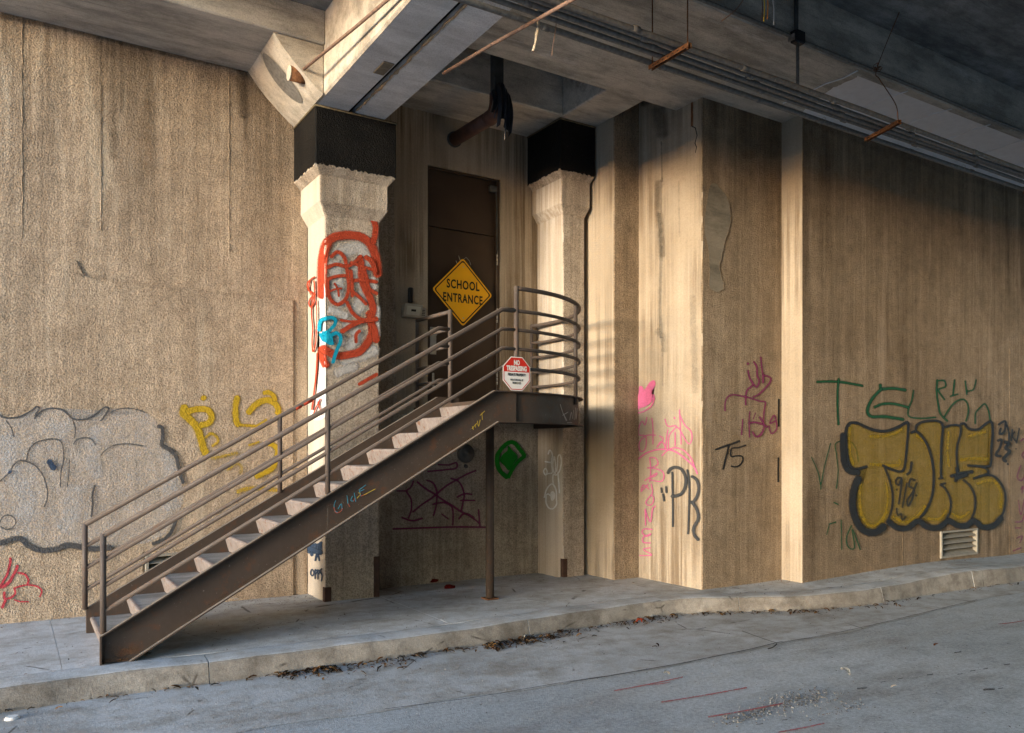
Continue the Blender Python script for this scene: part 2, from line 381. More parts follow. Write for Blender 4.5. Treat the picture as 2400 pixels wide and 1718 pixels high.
def make_road():
    m = M('worn_asphalt', 0.72, 0.35)
    big = m.noise(0.35, 5, 0.65); mid = m.noise(2.2, 6, 0.7); fine = m.noise(160, 2, 0.65); sp = m.voro(24)
    wear = m.noise(1.0, 5, 0.7, m.vec((0.25, 2.2, 1)))
    col = m.mix(m.ramp(big, (0.35, 0.0), (0.65, 1.0)), (0.40, 0.435, 0.46), (0.52, 0.555, 0.58))
    col = m.mix(m.ramp(mid, (0.5, 0.0), (0.75, 0.6)), col, (0.24, 0.25, 0.265))
    dd = m.noise(0.9, 6, 0.75, m.vec((0.5, 1.4, 1), (7, 1, 0))); col = m.mix(m.ramp(dd, (0.50, 0.0), (0.68, 0.7)), col, (0.24, 0.225, 0.205))
    col = m.mix(m.ramp(wear, (0.5, 0.0), (0.75, 0.6)), col, (0.42, 0.415, 0.40))
    col = m.mix(m.ramp(sp, (0.07, 0.85), (0.13, 0.0)), col, (0.66, 0.66, 0.65))
    agg = m.noise(34, 3, 0.7); col = m.mix(1.0, col, m.ramp(agg, (0.36, 0.80), (0.62, 1.12)), 'MULTIPLY')
    col = m.mix(m.ramp(m.voro(8), (0.035, 0.65), (0.06, 0.0)), col, (0.05, 0.048, 0.045))
    col = m.mix(1.0, col, m.ramp(fine, (0.3, 0.62), (0.62, 1.10)), 'MULTIPLY')
    m.color(col); m.bump(m.math('ADD', fine, m.math('MULTIPLY', m.noise(40, 3), 0.8)), 0.005, 0.8)
    m.rough(m.ramp(mid, (0.3, 0.62), (0.7, 0.85))); return m.m
ROAD = make_road()
EARTH = simple('outside_ground', (0.50, 0.49, 0.47), 0.95, 0.2, 0.6)

# ================================================================== SETTING: ground
ZR = -0.17
structure(pd('ground', [(-400, -400, ZR - .03), (400, -400, ZR - .03), (400, 400, ZR - .03), (-400, 400, ZR - .03)], [(0, 1, 2, 3)], EARTH))
road = structure(pd('road', [(-60, -9, ZR), (60, -9, ZR), (60, 9.5, ZR), (-60, 9.5, ZR)], [(0, 1, 2, 3)], ROAD))
KT = [(-14, 6.76), (-3, 6.76), (-.05, 6.737), (.58, 6.743), (1.7, 6.67), (2.87, 6.608), (4.11, 6.627), (5.4, 6.70), (6.27, 6.67), (7.0, 6.40), (7.66, 6.09), (8.6, 5.875), (10.0, 5.86), (11.2, 5.80), (12.15, 5.761), (16, 5.72), (40, 5.6)]
kc = [Vector((p.x, p.y)) for p in catmull([(x, y, 0) for x, y in KT], 10)]
def kerb_y(x):
    for a, b in zip(kc, kc[1:]):
        if a.x <= x <= b.x: return a.y + (b.y - a.y) * (x - a.x) / max(1e-6, b.x - a.x)
    return kc[-1].y
def walk_z(x): return 0.055 * math.exp(-((x - 11.0) / 1.5) ** 2)
kerb = structure(bpy.data.objects.new('kerb', None)); COL.objects.link(kerb)
sidewalk = structure(bpy.data.objects.new('sidewalk', None)); COL.objects.link(sidewalk)
KPROF = [(0.30, -0.25), (0.30, -0.004), (0.27, 0.0), (0.035, 0.0), (0.014, -0.004), (0.002, -0.014), (-0.002, -0.032), (-0.045, ZR - 0.02), (-0.05, -0.25)]
KJ = [-14, -9, -5.2, -1.6, 1.35, 4.35, 7.05, 8.95, 10.9, 13.6, 17, 22, 30, 40]
for a, b in zip(KJ, KJ[1:]):
    a += .004; b -= .004; n = max(6, int((b - a) / .08)); bm = bmesh.new(); rings = []
    for i in range(n + 1):
        x = a + (b - a) * i / n; y = kerb_y(x); d = Vector((.02, kerb_y(x + .01) - kerb_y(x - .01))).normalized(); nn = Vector((-d.y, d.x))
        jz = 0.004 * math.sin(x * 3.1) + 0.003 * math.sin(x * 7.7 + 1); ch = 0.004 * math.sin(x * 23) * math.sin(x * 5)
        rings.append([bm.verts.new((x + nn.x * (p + (ch if p < .02 else 0)), y + nn.y * (p + (ch if p < .02 else 0)), (q + walk_z(x) + jz if q > -.1 else q))) for p, q in KPROF])
    for A, B in zip(rings, rings[1:]):
        for j in range(len(KPROF) - 1): bm.faces.new((A[j], B[j], B[j + 1], A[j + 1]))
    for rg in (rings[0], rings[-1]): bm.faces.new([bm.verts.new(v.co) for v in rg])
    o = bm_obj('kerb_stone', bm, WALK, kerb, True); o.data.materials.append(KERB)
    for pl in o.data.polygons:
        if pl.normal.y < -.55: pl.material_index = 1
# sidewalk slabs between kerb and walls
SJ = [-14, -10, -6.4, -2.6, 0.35, 3.62, 6.95, 9.6, 13.2, 17, 24, 40]
for a, b in zip(SJ, SJ[1:]):
    a += .002; b -= .002; n = max(5, int((b - a) / .14)); m_ = 12; bm = bmesh.new(); G = []
    for i in range(n + 1):
        x = a + (b - a) * i / n; y0 = kerb_y(x) + .31; y1 = 8.63 if 3.62 <= a <= 6.9 else 9.3
        col = []
        for j in range(m_ + 1):
            y = y0 + (y1 - y0) * j / m_
            col.append(bm.verts.new((x, y, walk_z(x) + 0.004 * math.sin(x * 2.3 + y * 1.7) - (.006 if j == 0 else 0) - .002)))
        G.append(col)
    for A, B in zip(G, G[1:]):
        for j in range(m_): bm.faces.new((A[j], B[j], B[j + 1], A[j + 1]))
    bnd = [e for e in bm.edges if e.is_boundary]
    ex = bmesh.ops.extrude_edge_only(bm, edges=bnd)
    for v in ex['geom']:
        if isinstance(v, bmesh.types.BMVert): v.co.z = -0.2
    bm_obj('paving_slab', bm, WALK, sidewalk, False)
box('floor_strip', 3.63, 6.94, 8.645, 9.3, -.2, -.022, WALK, sidewalk, .006)
# gutter apron of older concrete
gl = [onZ(*p, ZR) for p in [(560, 1718), (1000, 1650), (1337, 1600), (1600, 1556), (1821, 1510)]]
gr = [onZ(*p, ZR) for p in [(1990, 1482), (2290, 1408), (2400, 1388)]]
line = [Vector((-14, gl[0].y - .3, 0))] + gl + gr + [Vector((40, gr[-1].y - .1, 0))]
line = sorted(line, key=lambda p: p.x); dense = []
for p, q in zip(line, line[1:]):
    k = max(1, int((q.x - p.x) / .09)); dense += [p.lerp(q, i / k) for i in range(k)]
line = [Vector((p.x, p.y + random.uniform(-.008, .008) + .02 * math.sin(p.x * 5), 0)) for p in dense] + [line[-1]]
bm = bmesh.new(); A = [bm.verts.new((p.x, p.y, ZR + .004)) for p in line]; B = [bm.verts.new((p.x, kerb_y(min(39.9, max(-13.9, p.x))) + .02, ZR + .004)) for p in line]
for i in range(len(line) - 1): bm.faces.new((A[i], A[i + 1], B[i + 1], B[i]))
structure(bm_obj('gutter', bm, GUTTER))

# ================================================================== SETTING: walls
def wall_front(name, Y, x0, x1, z0, z1, openings, depth, mat, parent):
    """a wall facing -Y with recessed openings (x0,x1,z0,z1,recess)"""
    xs = sorted({x0, x1} | {v for o in openings for v in o[:2]}); zs = sorted({z0, z1} | {v for o in openings for v in o[2:4]})
    bm = bmesh.new()
    def q(*c): bm.faces.new([bm.verts.new(p) for p in c])
    for xa, xb in zip(xs, xs[1:]):
        for za, zb in zip(zs, zs[1:]):
            mx, mz = (xa + xb) / 2, (za + zb) / 2
            if any(o[0] < mx < o[1] and o[2] < mz < o[3] for o in openings): continue
            q((xa, Y, za), (xb, Y, za), (xb, Y, zb), (xa, Y, zb))
    for a, b, c, d, r in openings:
        q((a, Y, c), (a, Y, d), (a, Y + r, d), (a, Y + r, c)); q((b, Y, c), (b, Y + r, c), (b, Y + r, d), (b, Y, d))
        q((a, Y, d), (b, Y, d), (b, Y + r, d), (a, Y + r, d)); q((a, Y, c), (a, Y + r, c), (b, Y + r, c), (b, Y, c))
        q((a, Y + r, c), (a, Y + r, d), (b, Y + r, d), (b, Y + r, c))
    D = Y + depth
    q((x0, D, z0), (x0, D, z1), (x1, D, z1), (x1, D, z0)); q((x0, Y, z0), (x0, Y, z1), (x0, D, z1), (x0, D, z0))
    q((x1, Y, z0), (x1, D, z0), (x1, D, z1), (x1, Y, z1)); q((x0, Y, z1), (x1, Y, z1), (x1, D, z1), (x0, D, z1))
    bmesh.ops.remove_doubles(bm, verts=bm.verts, dist=1e-4)
    return bm_obj(name, bm, mat, parent)
YB = 9.2
VL = (onY(341, 0, YB).x, onY(480, 0, YB).x, 0.30, onY(380, 1297, YB).z)
wallL = thing('concrete_wall', 'tan rough stucco wall behind the stairs with a large faded silver graffiti piece', 'wall', (0, YB, 0))
wall_front('wall_face', YB, -9, 2.95, -.25, 6.4, [(VL[0], VL[1], VL[2], VL[3], .18)], .5, STUCCO_L, wallL)
# thicker lower coat of stucco with an uneven top edge, and its raised seams
YC = YB - .014
ct = [onY(*p, YC) for p in [(0, 592), (66, 611), (150, 634), (250, 655), (330, 662), (420, 672), (520, 686), (600, 694), (650, 700), (687, 703)]]
ct = [Vector((-9, YC, ct[0].z - .1))] + ct
bm = bmesh.new(); xs = []
tops = catmull(ct, 10)
def coat_top(x):
    for a, b in zip(tops, tops[1:]):
        if a.x <= x <= b.x: return a.z + (b.z - a.z) * (x - a.x) / max(1e-6, b.x - a.x)
    return tops[-1].z
XE = ct[-1].x
cols = sorted({-9 + i * (XE + 9) / 160 for i in range(161)} | {VL[0] - .03, VL[1] + .03})
prev = None
for x in cols:
    tz = coat_top(x) + random.uniform(-.008, .008)
    cur = {'t': bm.verts.new((x, YC, tz)), 'tb': bm.verts.new((x, YB + .003, tz + .006)), 'vt': bm.verts.new((x, YC, VL[3] + .03)), 'vb': bm.verts.new((x, YC, VL[2] - .03)), 'b': bm.verts.new((x, YC, -.2))}
    if prev:
        bm.faces.new((prev['t'], cur['t'], cur['tb'], prev['tb'])); bm.faces.new((prev['vt'], cur['vt'], cur['t'], prev['t']))
        if not (VL[0] - .031 < (px + x) / 2 < VL[1] + .031): bm.faces.new((prev['vb'], cur['vb'], cur['vt'], prev['vt']))
        bm.faces.new((prev['b'], cur['b'], cur['vb'], prev['vb']))
    prev = cur; px = x
e = [(XE, YC, -.2), (XE, YC, tops[-1].z), (XE + .004, YB + .003, tops[-1].z), (XE + .004, YB + .003, -.2)]
bm.faces.new([bm.verts.new(p) for p in e])
lab(bm_obj('render_coat', bm, STUCCO_L, wallL), 'thicker lower coat of tan stucco with ragged top edge')
for u, v0, v1 in ((52, 50, 560), (237, 200, 540), (537, 165, 590)):
    a = onY(u, v0, YB); b = onY(u, v1, YB)
    bm = bmesh.new(); n = 40
    pts = [(a.x + random.uniform(-.004, .004), YB, a.z + (b.z - a.z) * i / n) for i in range(n + 1)]
    bm_tube(bm, pts, [random.uniform(.002, .007) for _ in pts], 6); bm_obj('seam', bm, STUCCO_L, wallL, True)
# back wall of the recess behind the columns
DX0, DX1, DZ0, DZ1 = 4.51, 5.59, 2.20, 5.30
wallM = thing('concrete_wall', 'dim board-marked wall with brown door between the two columns', 'wall', (4.8, YB, 0))
wall_front('wall_face', YB + .004, 2.96, 6.66, -.25, 6.4, [(DX0, DX1, DZ0, DZ1, .12)], .5, CONC_BACK, wallM)
pd('render_coat', [(3.5, YB - .010, -.2), (6.2, YB - .010, -.2), (6.2, YB - .010, 2.1), (4.08, YB - .010, 2.12), (4.06, YB - .010, 3.6), (4.03, YB - .010, 5.7), (3.5, YB - .010, 5.7)], [(0, 1, 2, 3, 4, 5, 6)], STUCCO_M, wallM)

def column(label, X0, X1, Yf, prof, z_band, flare_r, name_mat):
    t = thing('concrete_column', label, 'column', ((X0 + X1) / 2, Yf, 0))
    bm = bmesh.new(); rings = []
    def ring(z, of):
        fr = of * flare_r
        c = .012
        x0, x1, y0 = X0 - of, X1 + fr, Yf - of
        return [(x0, YB + .02, z), (x0, y0 + c, z), (x0 + c, y0, z), (x1 - c, y0, z), (x1, y0 + c, z), (x1, YB + .02, z)]
    zs = []
    for (za, oa), (zb, ob) in zip(prof, prof[1:]):
        n = max(1, int((zb - za) / .12))
        for i in range(n): zs.append((za + (zb - za) * i / n, oa + (ob - oa) * i / n))
    zs.append(prof[-1])
    for z, of in zs: rings.append([bm.verts.new(Vector(p) + Vector((random.uniform(-.0015, .0015), random.uniform(-.0015, .0015), 0))) for p in ring(z, of)])
    for A, B in zip(rings, rings[1:]):
        for j in range(5): bm.faces.new((A[j], A[j + 1], B[j + 1], B[j]))
    bm.faces.new(rings[0]); bm.faces.new(rings[-1][::-1])
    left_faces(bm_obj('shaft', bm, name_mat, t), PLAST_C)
    bm = bmesh.new(); of = prof[-1][1] + .004; N = 36                # tarred band with a brushed, uneven lower edge
    base = ring(0, of); path = []
    for a, b in zip(base, base[1:]):
        k = max(2, int((Vector(b) - Vector(a)).length / .02))
        path += [Vector(a).lerp(Vector(b), i / k) for i in range(k)]
    path.append(Vector(base[-1]))
    lowz = [z_band[0] + random.uniform(-.014, .014) for _ in path]
    A = [bm.verts.new((p.x, p.y, z)) for p, z in zip(path, lowz)]; B = [bm.verts.new((p.x, p.y, z_band[1])) for p in path]
    for i in range(len(path) - 1): bm.faces.new((A[i], A[i + 1], B[i + 1], B[i]))
    bm.faces.new(B); lab(bm_obj('painted_band', bm, BLACK, t), 'black tarred band round the top')
    bm = bmesh.new(); L0 = [Vector(p) for p in ring(z_band[1] - .012, of + .002)]; bm_tube(bm, L0, .012, 6); bm_obj('top_lip', bm, GUARD2, t, True)
    return t
c1 = column('left column, with red and blue graffiti, under the deep beam', 2.96, 3.60, 8.6, [(-.2, 0), (4.27, 0), (4.40, .085), (4.68, .085), (4.76, .16), (5.40, .16)], (4.77, 5.402), 0.85, STUCCO_C)
c2 = column('right column, with small white tag, in the corner beside the stepped pier', 6.19, 6.545, 8.6, [(-.2, 0), (4.78, 0), (4.90, .085), (5.22, .085), (5.30, .16), (5.962, .16)], (5.30, 5.964), 0.33, STUCCO_C)
# brown steel corner guards at the foot of column and pier
box('corner_guard', 3.53, 3.603, 8.597, 8.72, -.02, .46, GUARD, c1, .004)
box('corner_guard', 2.952, 3.03, 8.592, 8.66, -.02, .16, GUARD, c1, .004)
box('corner_guard', 6.187, 6.26, 8.597, 8.66, -.02, .24, GUARD, c2, .004)

pierA = thing('concrete_pier', 'narrow stepped pier squeezed between right column and tall block', 'pier', (6.8, 8.08, 0))
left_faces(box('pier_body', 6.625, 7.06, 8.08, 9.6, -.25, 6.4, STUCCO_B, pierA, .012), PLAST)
block = thing('concrete_pier', 'tall projecting block, its sunlit left side tagged in pink and black', 'pier', (7.8, 6.94, 0))
def rough_block(name, x0, x1, y0, y1, z0, z1, mat, parent):
    bm = bmesh.new(); n = 90; rings = []
    for i in range(n + 1):
        z = z0 + (z1 - z0) * i / n; j = random.uniform(0.004, 0.016)
        rings.append([bm.verts.new(p) for p in [(x0, y1, z), (x0 + random.uniform(-.002, .002), y0 + j, z), (x0 + j, y0 + random.uniform(-.002, .002), z), (x1, y0, z), (x1, y1, z)]])
    for A, B in zip(rings, rings[1:]):
        for j in range(5): bm.faces.new((A[j], A[(j + 1) % 5], B[(j + 1) % 5], B[j]))
    bm.faces.new(rings[0]); bm.faces.new(rings[-1][::-1])
    return bm_obj(name, bm, mat, parent)
XBK, YBK = 7.045, 6.94
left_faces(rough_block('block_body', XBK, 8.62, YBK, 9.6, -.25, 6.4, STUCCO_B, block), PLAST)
XS, YRW = 8.47, 6.62
VR = (onY(2203, 0, YRW).x, onY(2288, 0, YRW).x, onY(2250, 1306, YRW).z + .02, onY(2250, 1241, YRW).z)
wallR = thing('concrete_wall', 'dark stained stucco wall on the right with yellow bubble-letter graffiti', 'wall', (12, YRW, 0))
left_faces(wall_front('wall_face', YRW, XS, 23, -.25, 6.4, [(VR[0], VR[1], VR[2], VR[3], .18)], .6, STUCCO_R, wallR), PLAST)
for u, v0, v1, r in ((2115, 1235, 1330, .005), (2366, 800, 1300, .005)):
    a = onY(u, v0, YRW); b = onY(u, v1, YRW); tube('seam', [(a.x, YRW, a.z), (a.x + .01, YRW, (a.z + b.z) / 2), (b.x, YRW, b.z)], r, STUCCO_R, wallR, 6)
# patches where the coat has fallen off the block
rows = [(430, 1667, 1680), (445, 1661, 1692), (462, 1658, 1704), (485, 1654, 1711), (510, 1652, 1713), (540, 1651, 1709), (560, 1655, 1700), (585, 1660, 1695), (605, 1662, 1691), (625, 1663, 1685), (645, 1663, 1689), (662, 1662, 1695), (676, 1664, 1698), (684, 1676, 1686)]
def lerp_rows(v):
    for r0, r1 in zip(rows, rows[1:]):
        if r0[0] <= v <= r1[0]:
            t_ = (v - r0[0]) / (r1[0] - r0[0]); return r0[1] + (r1[1] - r0[1]) * t_, r0[2] + (r1[2] - r0[2]) * t_
bm = bmesh.new(); prev = None; ledge = []; redge = []
for i in range(86):
    v = 430 + 254 * i / 85; l_, r_ = lerp_rows(v); l_ += random.uniform(-1.3, 1.3); r_ += random.uniform(-1.5, 1.5)
    A_, B_ = onY(l_, v, YBK - .008), onY(r_, v, YBK - .008); cur = [bm.verts.new(A_.lerp(B_, q_ / 5)) for q_ in range(6)]; ledge.append(A_); redge.append(B_)
    if prev:
        for q_ in range(5): bm.faces.new((prev[q_], prev[q_ + 1], cur[q_ + 1], cur[q_]))
    prev = cur
lab(bm_obj('bare_patch', bm, BARE, block), 'grey bare concrete where stucco has fallen off')
for ed in (ledge, redge):
    bm = bmesh.new(); bm_tube(bm, ed, [random.uniform(.0008, .004) for _ in ed], 5); bm_obj('patch_edge', bm, STUCCO_B, block, True)
box('crack', onY(1666, 0, YBK).x, onY(1670, 0, YBK).x, YBK - .006, YBK + .05, onY(1668, 490, YBK).z, onY(1668, 432, YBK).z, HOLE, block)
for u0, u1, v0, v1 in ((1823, 1827, 935, 1000), (1822, 1826, 1072, 1130)):
    box('crack', onY(u0, 0, YBK).x, onY(u1, 0, YBK).x, YBK - .003, YBK + .05, onY(u0, v1, YBK).z, onY(u0, v0, YBK).z, HOLE, block)
a = onX(1622, 220, XBK); b = onX(1622, 296, XBK)
box('rebar_stain', XBK - .003, XBK + .03, a.y - .018, a.y + .018, b.z, a.z, RUST, block)
crk = [onX(u, v, XBK) for u, v in [(1622, 296), (1630, 300), (1634, 318), (1629, 336), (1633, 345), (1630, 358)]]
tube('crack', [(XBK, p.y, p.z) for p in crk], .006, HOLE, block, 5)

# ================================================================== SETTING: deck and beams
def beam(label, x0, x1, y0, y1, z0, z1, mat, bev=.015, name='ceiling_beam'):
    t = thing(name, label, 'beam', ((x0 + x1) / 2, (y0 + y1) / 2, z0))
    box('beam_body', x0, x1, y0, y1, z0, z1, mat, t, bev); return t
ZD1, ZD2 = 6.26, 6.47
structure(box('ceiling', -.8, 2.83, -7.0, 10, ZD1, 7.3, CONC_DARK))
structure(box('ceiling', 3.58, 23, -7.0, 10, ZD2, 7.3, CONC_DARK))
bL = beam('grey-brown edge beam along the top of the left wall', -.8, 2.805, 8.13, 9.32, 5.915, 6.6, CONC_BEAM)
b1 = beam('deep split concrete beam running overhead from the left column', 2.80, 3.185, -7.0, 9.3, 5.405, 6.9, CONC_PALE, .02)
box('beam_half', 3.245, 3.615, -7, 9.3, 5.405, 6.9, CONC_BLUE, b1, .02)
box('joint_filler', 3.18, 3.25, -7, 9.3, 5.47, 6.8, HOLE, b1)
pd('soffit_bounce_tint', [(2.822, -7, 5.402), (3.165, -7, 5.402), (3.165, 8.44, 5.402), (2.822, 8.44, 5.402)], [(0, 1, 2, 3)], CONC_BLUE, b1)  # thin sheet giving the pale half's underside its bounced-light tint
bm = bmesh.new(); ps = [(3.245 + random.uniform(-.012, .004), 8.4 - i * .06, 5.41) for i in range(120)]
bm_tube(bm, ps, [random.uniform(.006, .02) for _ in ps], 6); bm_obj('joint_sealant', bm, simple('old_sealant', (0.33, 0.25, 0.16), .9, .35, 25, .003), b1, True)
box('patch_plate', onZ(885, 158, 5.4).x, onZ(925, 150, 5.4).x, 7.15, 7.42, 5.39, 5.41, BARE, b1, .004)
bM = beam('dark cross beam above the door between the columns', 3.61, 6.03, 8.37, 9.3, 5.963, 6.9, CONC_BEAM)
b2 = beam('short grey beam running out from the right column', 6.03, 6.62, 5.7, 9.3, 5.966, 6.9, CONC_BEAM)
bE = beam('broad concrete beam crossing above the right wall, partly painted grey', 3.62, 23, 5.48, 7.4, 5.905, 6.9, CONC_BEAM)
gp = [onZ(u, v, 5.9) for u, v in [(2011, 178), (1975, 196), (1945, 210), (1915, 236), (1880, 262)]]
bm = bmesh.new()
edge = [Vector((p.x + random.uniform(-.015, .015), p.y, 0)) for p in catmull(gp, 6)]
vs = [bm.verts.new((p.x, min(6.63, p.y), 5.899)) for p in edge] + [bm.verts.new((23, 6.63, 5.899)), bm.verts.new((23, 5.50, 5.899))]
bm.faces.new(vs); lab(bm_obj('painted_underside', bm, GREY_PAINT, bE), 'flat grey painted stretch of the underside')
for k in range(9):                                                   # plaster ribs across the painted stretch
    x = 8.0 + k * .93
    tube('paint_ridge', [(x + .03 * math.sin(i * 2 + k), 5.52 + i * .2, 5.897) for i in range(6)], .008, GREY_PAINT, bE, 5)
# haunch on the left of column 1
ha = thing('beam_haunch', 'pale sunlit haunch sloping from edge beam down to left column', 'beam', (2.5, 8.7, 5.6))
hp = [(2.27, 5.914), (2.36, 5.80), (2.47, 5.68), (2.60, 5.56), (2.72, 5.455), (2.795, 5.40), (2.795, 5.914)]
prism('haunch_body', hp, 'Y', 8.17, 9.19, CONC_PALE, ha, .006)
def on_haunch(x, y, out=.0):
    for (xa, za), (xb, zb) in zip(hp[:6], hp[1:6]):
        if xa <= x <= xb:
            return Vector((x - out * .7, y, za + (zb - za) * (x - xa) / (xb - xa) - out * .7))
    return Vector((x, y, 5.6))
bm = bmesh.new(); el = []
for i in range(32):
    a = 2 * math.pi * i / 32; el.append(bm.verts.new(on_haunch(2.50 + .21 * math.cos(a) , 8.62 + .15 * math.sin(a), .006)))
bm.faces.new(el); bmesh.ops.triangulate(bm, faces=bm.faces); lab(bm_obj('sleeve_recess', bm, CONDUIT, ha), 'grey oval recess cut into the slope')
st = thing('pipe_stub', 'short capped brown pipe stub sticking out of the pale haunch', 'pipe', (2.58, 8.37, 5.66))
tube('stub_pipe', [(2.475, 8.30, 5.60), (2.75, 8.30, 5.60)], .075, RUST, st, 20); tube('stub_cap', [(2.466, 8.30, 5.60), (2.476, 8.30, 5.60)], .077, CONC_PALE, st, 20)
tag(tube('rusty_rod', [(2.58, 8.24, 5.62), (2.68, 6.9, 5.53), (2.76, 5.55, 5.44)], .016, RUST_PIPE, None, 10), 'thin rusty pipe running from the haunch stub along the deep beam', 'pipe')
tag(tube('rusty_rod', [(3.60, 7.0, 5.36), (3.66, 6.2, 5.31), (3.75, 4.6, 5.15)], .016, RUST_PIPE, None, 10), 'rusty pipe hung with frayed cord, crossing under the conduits', 'pipe')

# added unseen wall behind the camera, kept dark to cut fill light
tag(box('concrete_wall', -5.0, 23, -4.5, -3.5, -.25, 7.3, CONC_DARK), 'unseen dark wall behind the viewer, added to block light from the road side', 'wall')

# ================================================================== STAIR
YF, YR = 7.06, 8.32                                   # front and rear stringers
LC, LR = Vector((4.48, 8.74)), 1.66                    # centre and radius of the round landing
RISE, RUN, X1, Z1 = 0.1716, 0.2985, 0.634, 0.147
stair = thing('steel_staircase', 'brown steel staircase with pipe railings climbing to a rounded landing', 'staircase', (0.6, 7.7, 0))
def stringer(name, Y, out, zoff, xknee):
    k = .574
    def top(x): return .226 + zoff + (x - .605) * k
    xt = .605 + (2.289 - .226 - zoff) / k
    prof = [(.605, -.002), (.605, .226 + zoff), (xt, 2.289), (4.48, 2.289), (4.48, 1.963), (4.248, 1.963), (.828, -.002)]
    bm = bmesh.new()
    def ex(pr, y0, y1):
        A = [bm.verts.new((p[0], y0, p[1])) for p in pr]; B = [bm.verts.new((p[0], y1, p[1])) for p in pr]; n = len(pr)
        bm.faces.new(A); bm.faces.new(B[::-1])
        for i in range(n): bm.faces.new((A[i], B[i], B[(i + 1) % n], A[(i + 1) % n]))
    w0, w1 = sorted((Y + out * .05, Y + out * .058)); ex(prof, w0, w1)
    f0, f1 = sorted((Y, Y + out * .05))
    t = .012
    ex([(.605, .226 + zoff), (xt, 2.289), (4.48, 2.289), (4.48, 2.289 - t), (xt + .003, 2.289 - t), (.605, .226 + zoff - t)], f0, f1)
    ex([(.828, -.002), (4.248, 1.963), (4.48, 1.963), (4.48, 1.963 + t), (4.245, 1.963 + t), (.828 - t * 1.9, -.002)], f0, f1)
    ex([(.605, -.002), (.605, .226 + zoff - t), (.605 + t, .226 + zoff - t + .005), (.605 + t, -.002)], f0, f1)
    return bm_obj(name, bm, STEEL, stair)
lab(stringer('stringer', YF - .05, 1, 0.0, 4.2), 'front channel stringer, chalked and rust-edged'); stringer('stringer', YR + .05, -1, 0.0, 4.2)
# steps: rounded worn nosing and riser, concrete-filled tread
ya, yb = YF + .01, YR - .01
def step_mesh():
    pr = [(0.030, 0.0), (0.012, -0.002), (0.002, -0.010), (0.0, -0.024), (0.006, -0.045), (0.040, -RISE + .004), (0.046, -RISE + .004), (0.014, -0.045), (0.012, -0.014), (0.030, -0.008)]
    bm = bmesh.new(); A = [bm.verts.new((p[0], ya, p[1])) for p in pr]; B = [bm.verts.new((p[0], yb, p[1])) for p in pr]; n = len(pr)
    bm.faces.new(A); bm.faces.new(B[::-1])
    for i in range(n): bm.faces.new((A[i], B[i], B[(i + 1) % n], A[(i + 1) % n]))
    return bm
for k in range(13):
    x, z = X1 + k * RUN, Z1 + k * RISE
    if k == 12: z = 2.205
    bm = step_mesh(); bm.transform(Matrix.Translation((x, 0, z)))
    if k == 0: 
        for v in bm.verts: v.co.z = max(v.co.z, -.001)
    bm_obj('riser', bm, RISER, stair)
    if k < 12: box('tread', x + .030, x + RUN + .044, ya + .002, yb - .002, z - .036, z - .003, TREAD, stair, .002)
# landing plate, fascia and support post
N = 44; a0, a1 = -90, 14
arc = [(LC.x + LR * math.cos(rad(a0 + (a1 - a0) * i / N)), LC.y + LR * math.sin(rad(a0 + (a1 - a0) * i / N))) for i in range(N + 1)]
lp = [(4.215, YF + .02), (4.48, YF + .02)] + [(LC.x + (LR - .02) * math.cos(rad(a0 + (a1 - a0) * i / N)), LC.y + (LR - .02) * math.sin(rad(a0 + (a1 - a0) * i / N))) for i in range(1, N + 1)] + [(5.9, 9.17), (4.30, 9.17), (4.30, 8.36), (4.215, 8.36)]
prism('landing_plate', lp, 'Z', 2.165, 2.205, STEEL, stair)
bm = bmesh.new()
def strip(r0, r1, z0, z1):
    R = []
    for i in range(N + 1):
        a = rad(a0 + (a1 - a0) * i / N); c, s_ = math.cos(a), math.sin(a)
        R.append([bm.verts.new((LC.x + r * c, LC.y + r * s_, z)) for r, z in ((r0, z0), (r1, z0), (r1, z1), (r0, z1))])
    for A, B in zip(R, R[1:]):
        for j in range(4): bm.faces.new((A[j], A[(j + 1) % 4], B[(j + 1) % 4], B[j]))
    bm.faces.new(R[0]); bm.faces.new(R[-1][::-1])
strip(LR - .012, LR - .004, 1.963, 2.289); strip(LR - .004, LR + .05, 2.277, 2.289); strip(LR - .004, LR + .05, 1.963, 1.975)
o = bm_obj('landing_fascia', bm, STEEL, stair); lab(o, 'curved channel edge of the landing with scratched letters')
box('landing_beam', 4.53, 5.78, 7.78, 7.86, 1.98, 2.165, STEEL, stair); box('landing_beam', 4.44, 4.52, 7.1, 9.15, 1.985, 2.163, STEEL, stair)
tube('support_post', [(4.605, 7.81, -.001), (4.605, 7.81, 2.0)], .048, STEEL, stair, 20)
box('base_plate', 4.53, 4.68, 7.735, 7.885, -.004, .012, RUST, stair, .003)
# railings
def rail(pts, r=.0205): return tube('rail', pts, r, RAIL, stair, 14)
def post(p0, p1, r=.0235): return tube('railing_post', [p0, p1], r, RAIL, stair, 14)
k = .574
def top_f(x): return 1.010 + (x - .631) * k
def top_r(x): return .975 + (x - .594) * k + .02
XKF, XKR = 4.31, 4.215
for i in range(4):
    d = -.2 * i
    rail([(.631, YF, top_f(.631) + d), (XKF, YF, 3.13 + d), (4.481, YF, 3.13 + d)], .0235 if i == 0 else .0185)
    rail([(.594, YR, top_r(.594) + d), (XKR, YR, 3.085 + d), (4.367, YR, 3.085 + d)], .0235 if i == 0 else .0185)
post((.631, YF, .24), (.631, YF, 1.026)); post((.594, YR, .22), (.594, YR, 1.006))
post((2.454, YF, 1.28), (2.454, YF, top_f(2.454))); post((2.381, YR, 1.24), (2.381, YR, top_r(2.381)))
post((4.481, YF, 2.28), (4.481, YF, 3.385), .026); post((4.367, YR, 2.20), (4.367, YR, 3.31), .026)
RC, RR = Vector((4.48, 8.70)), 1.64
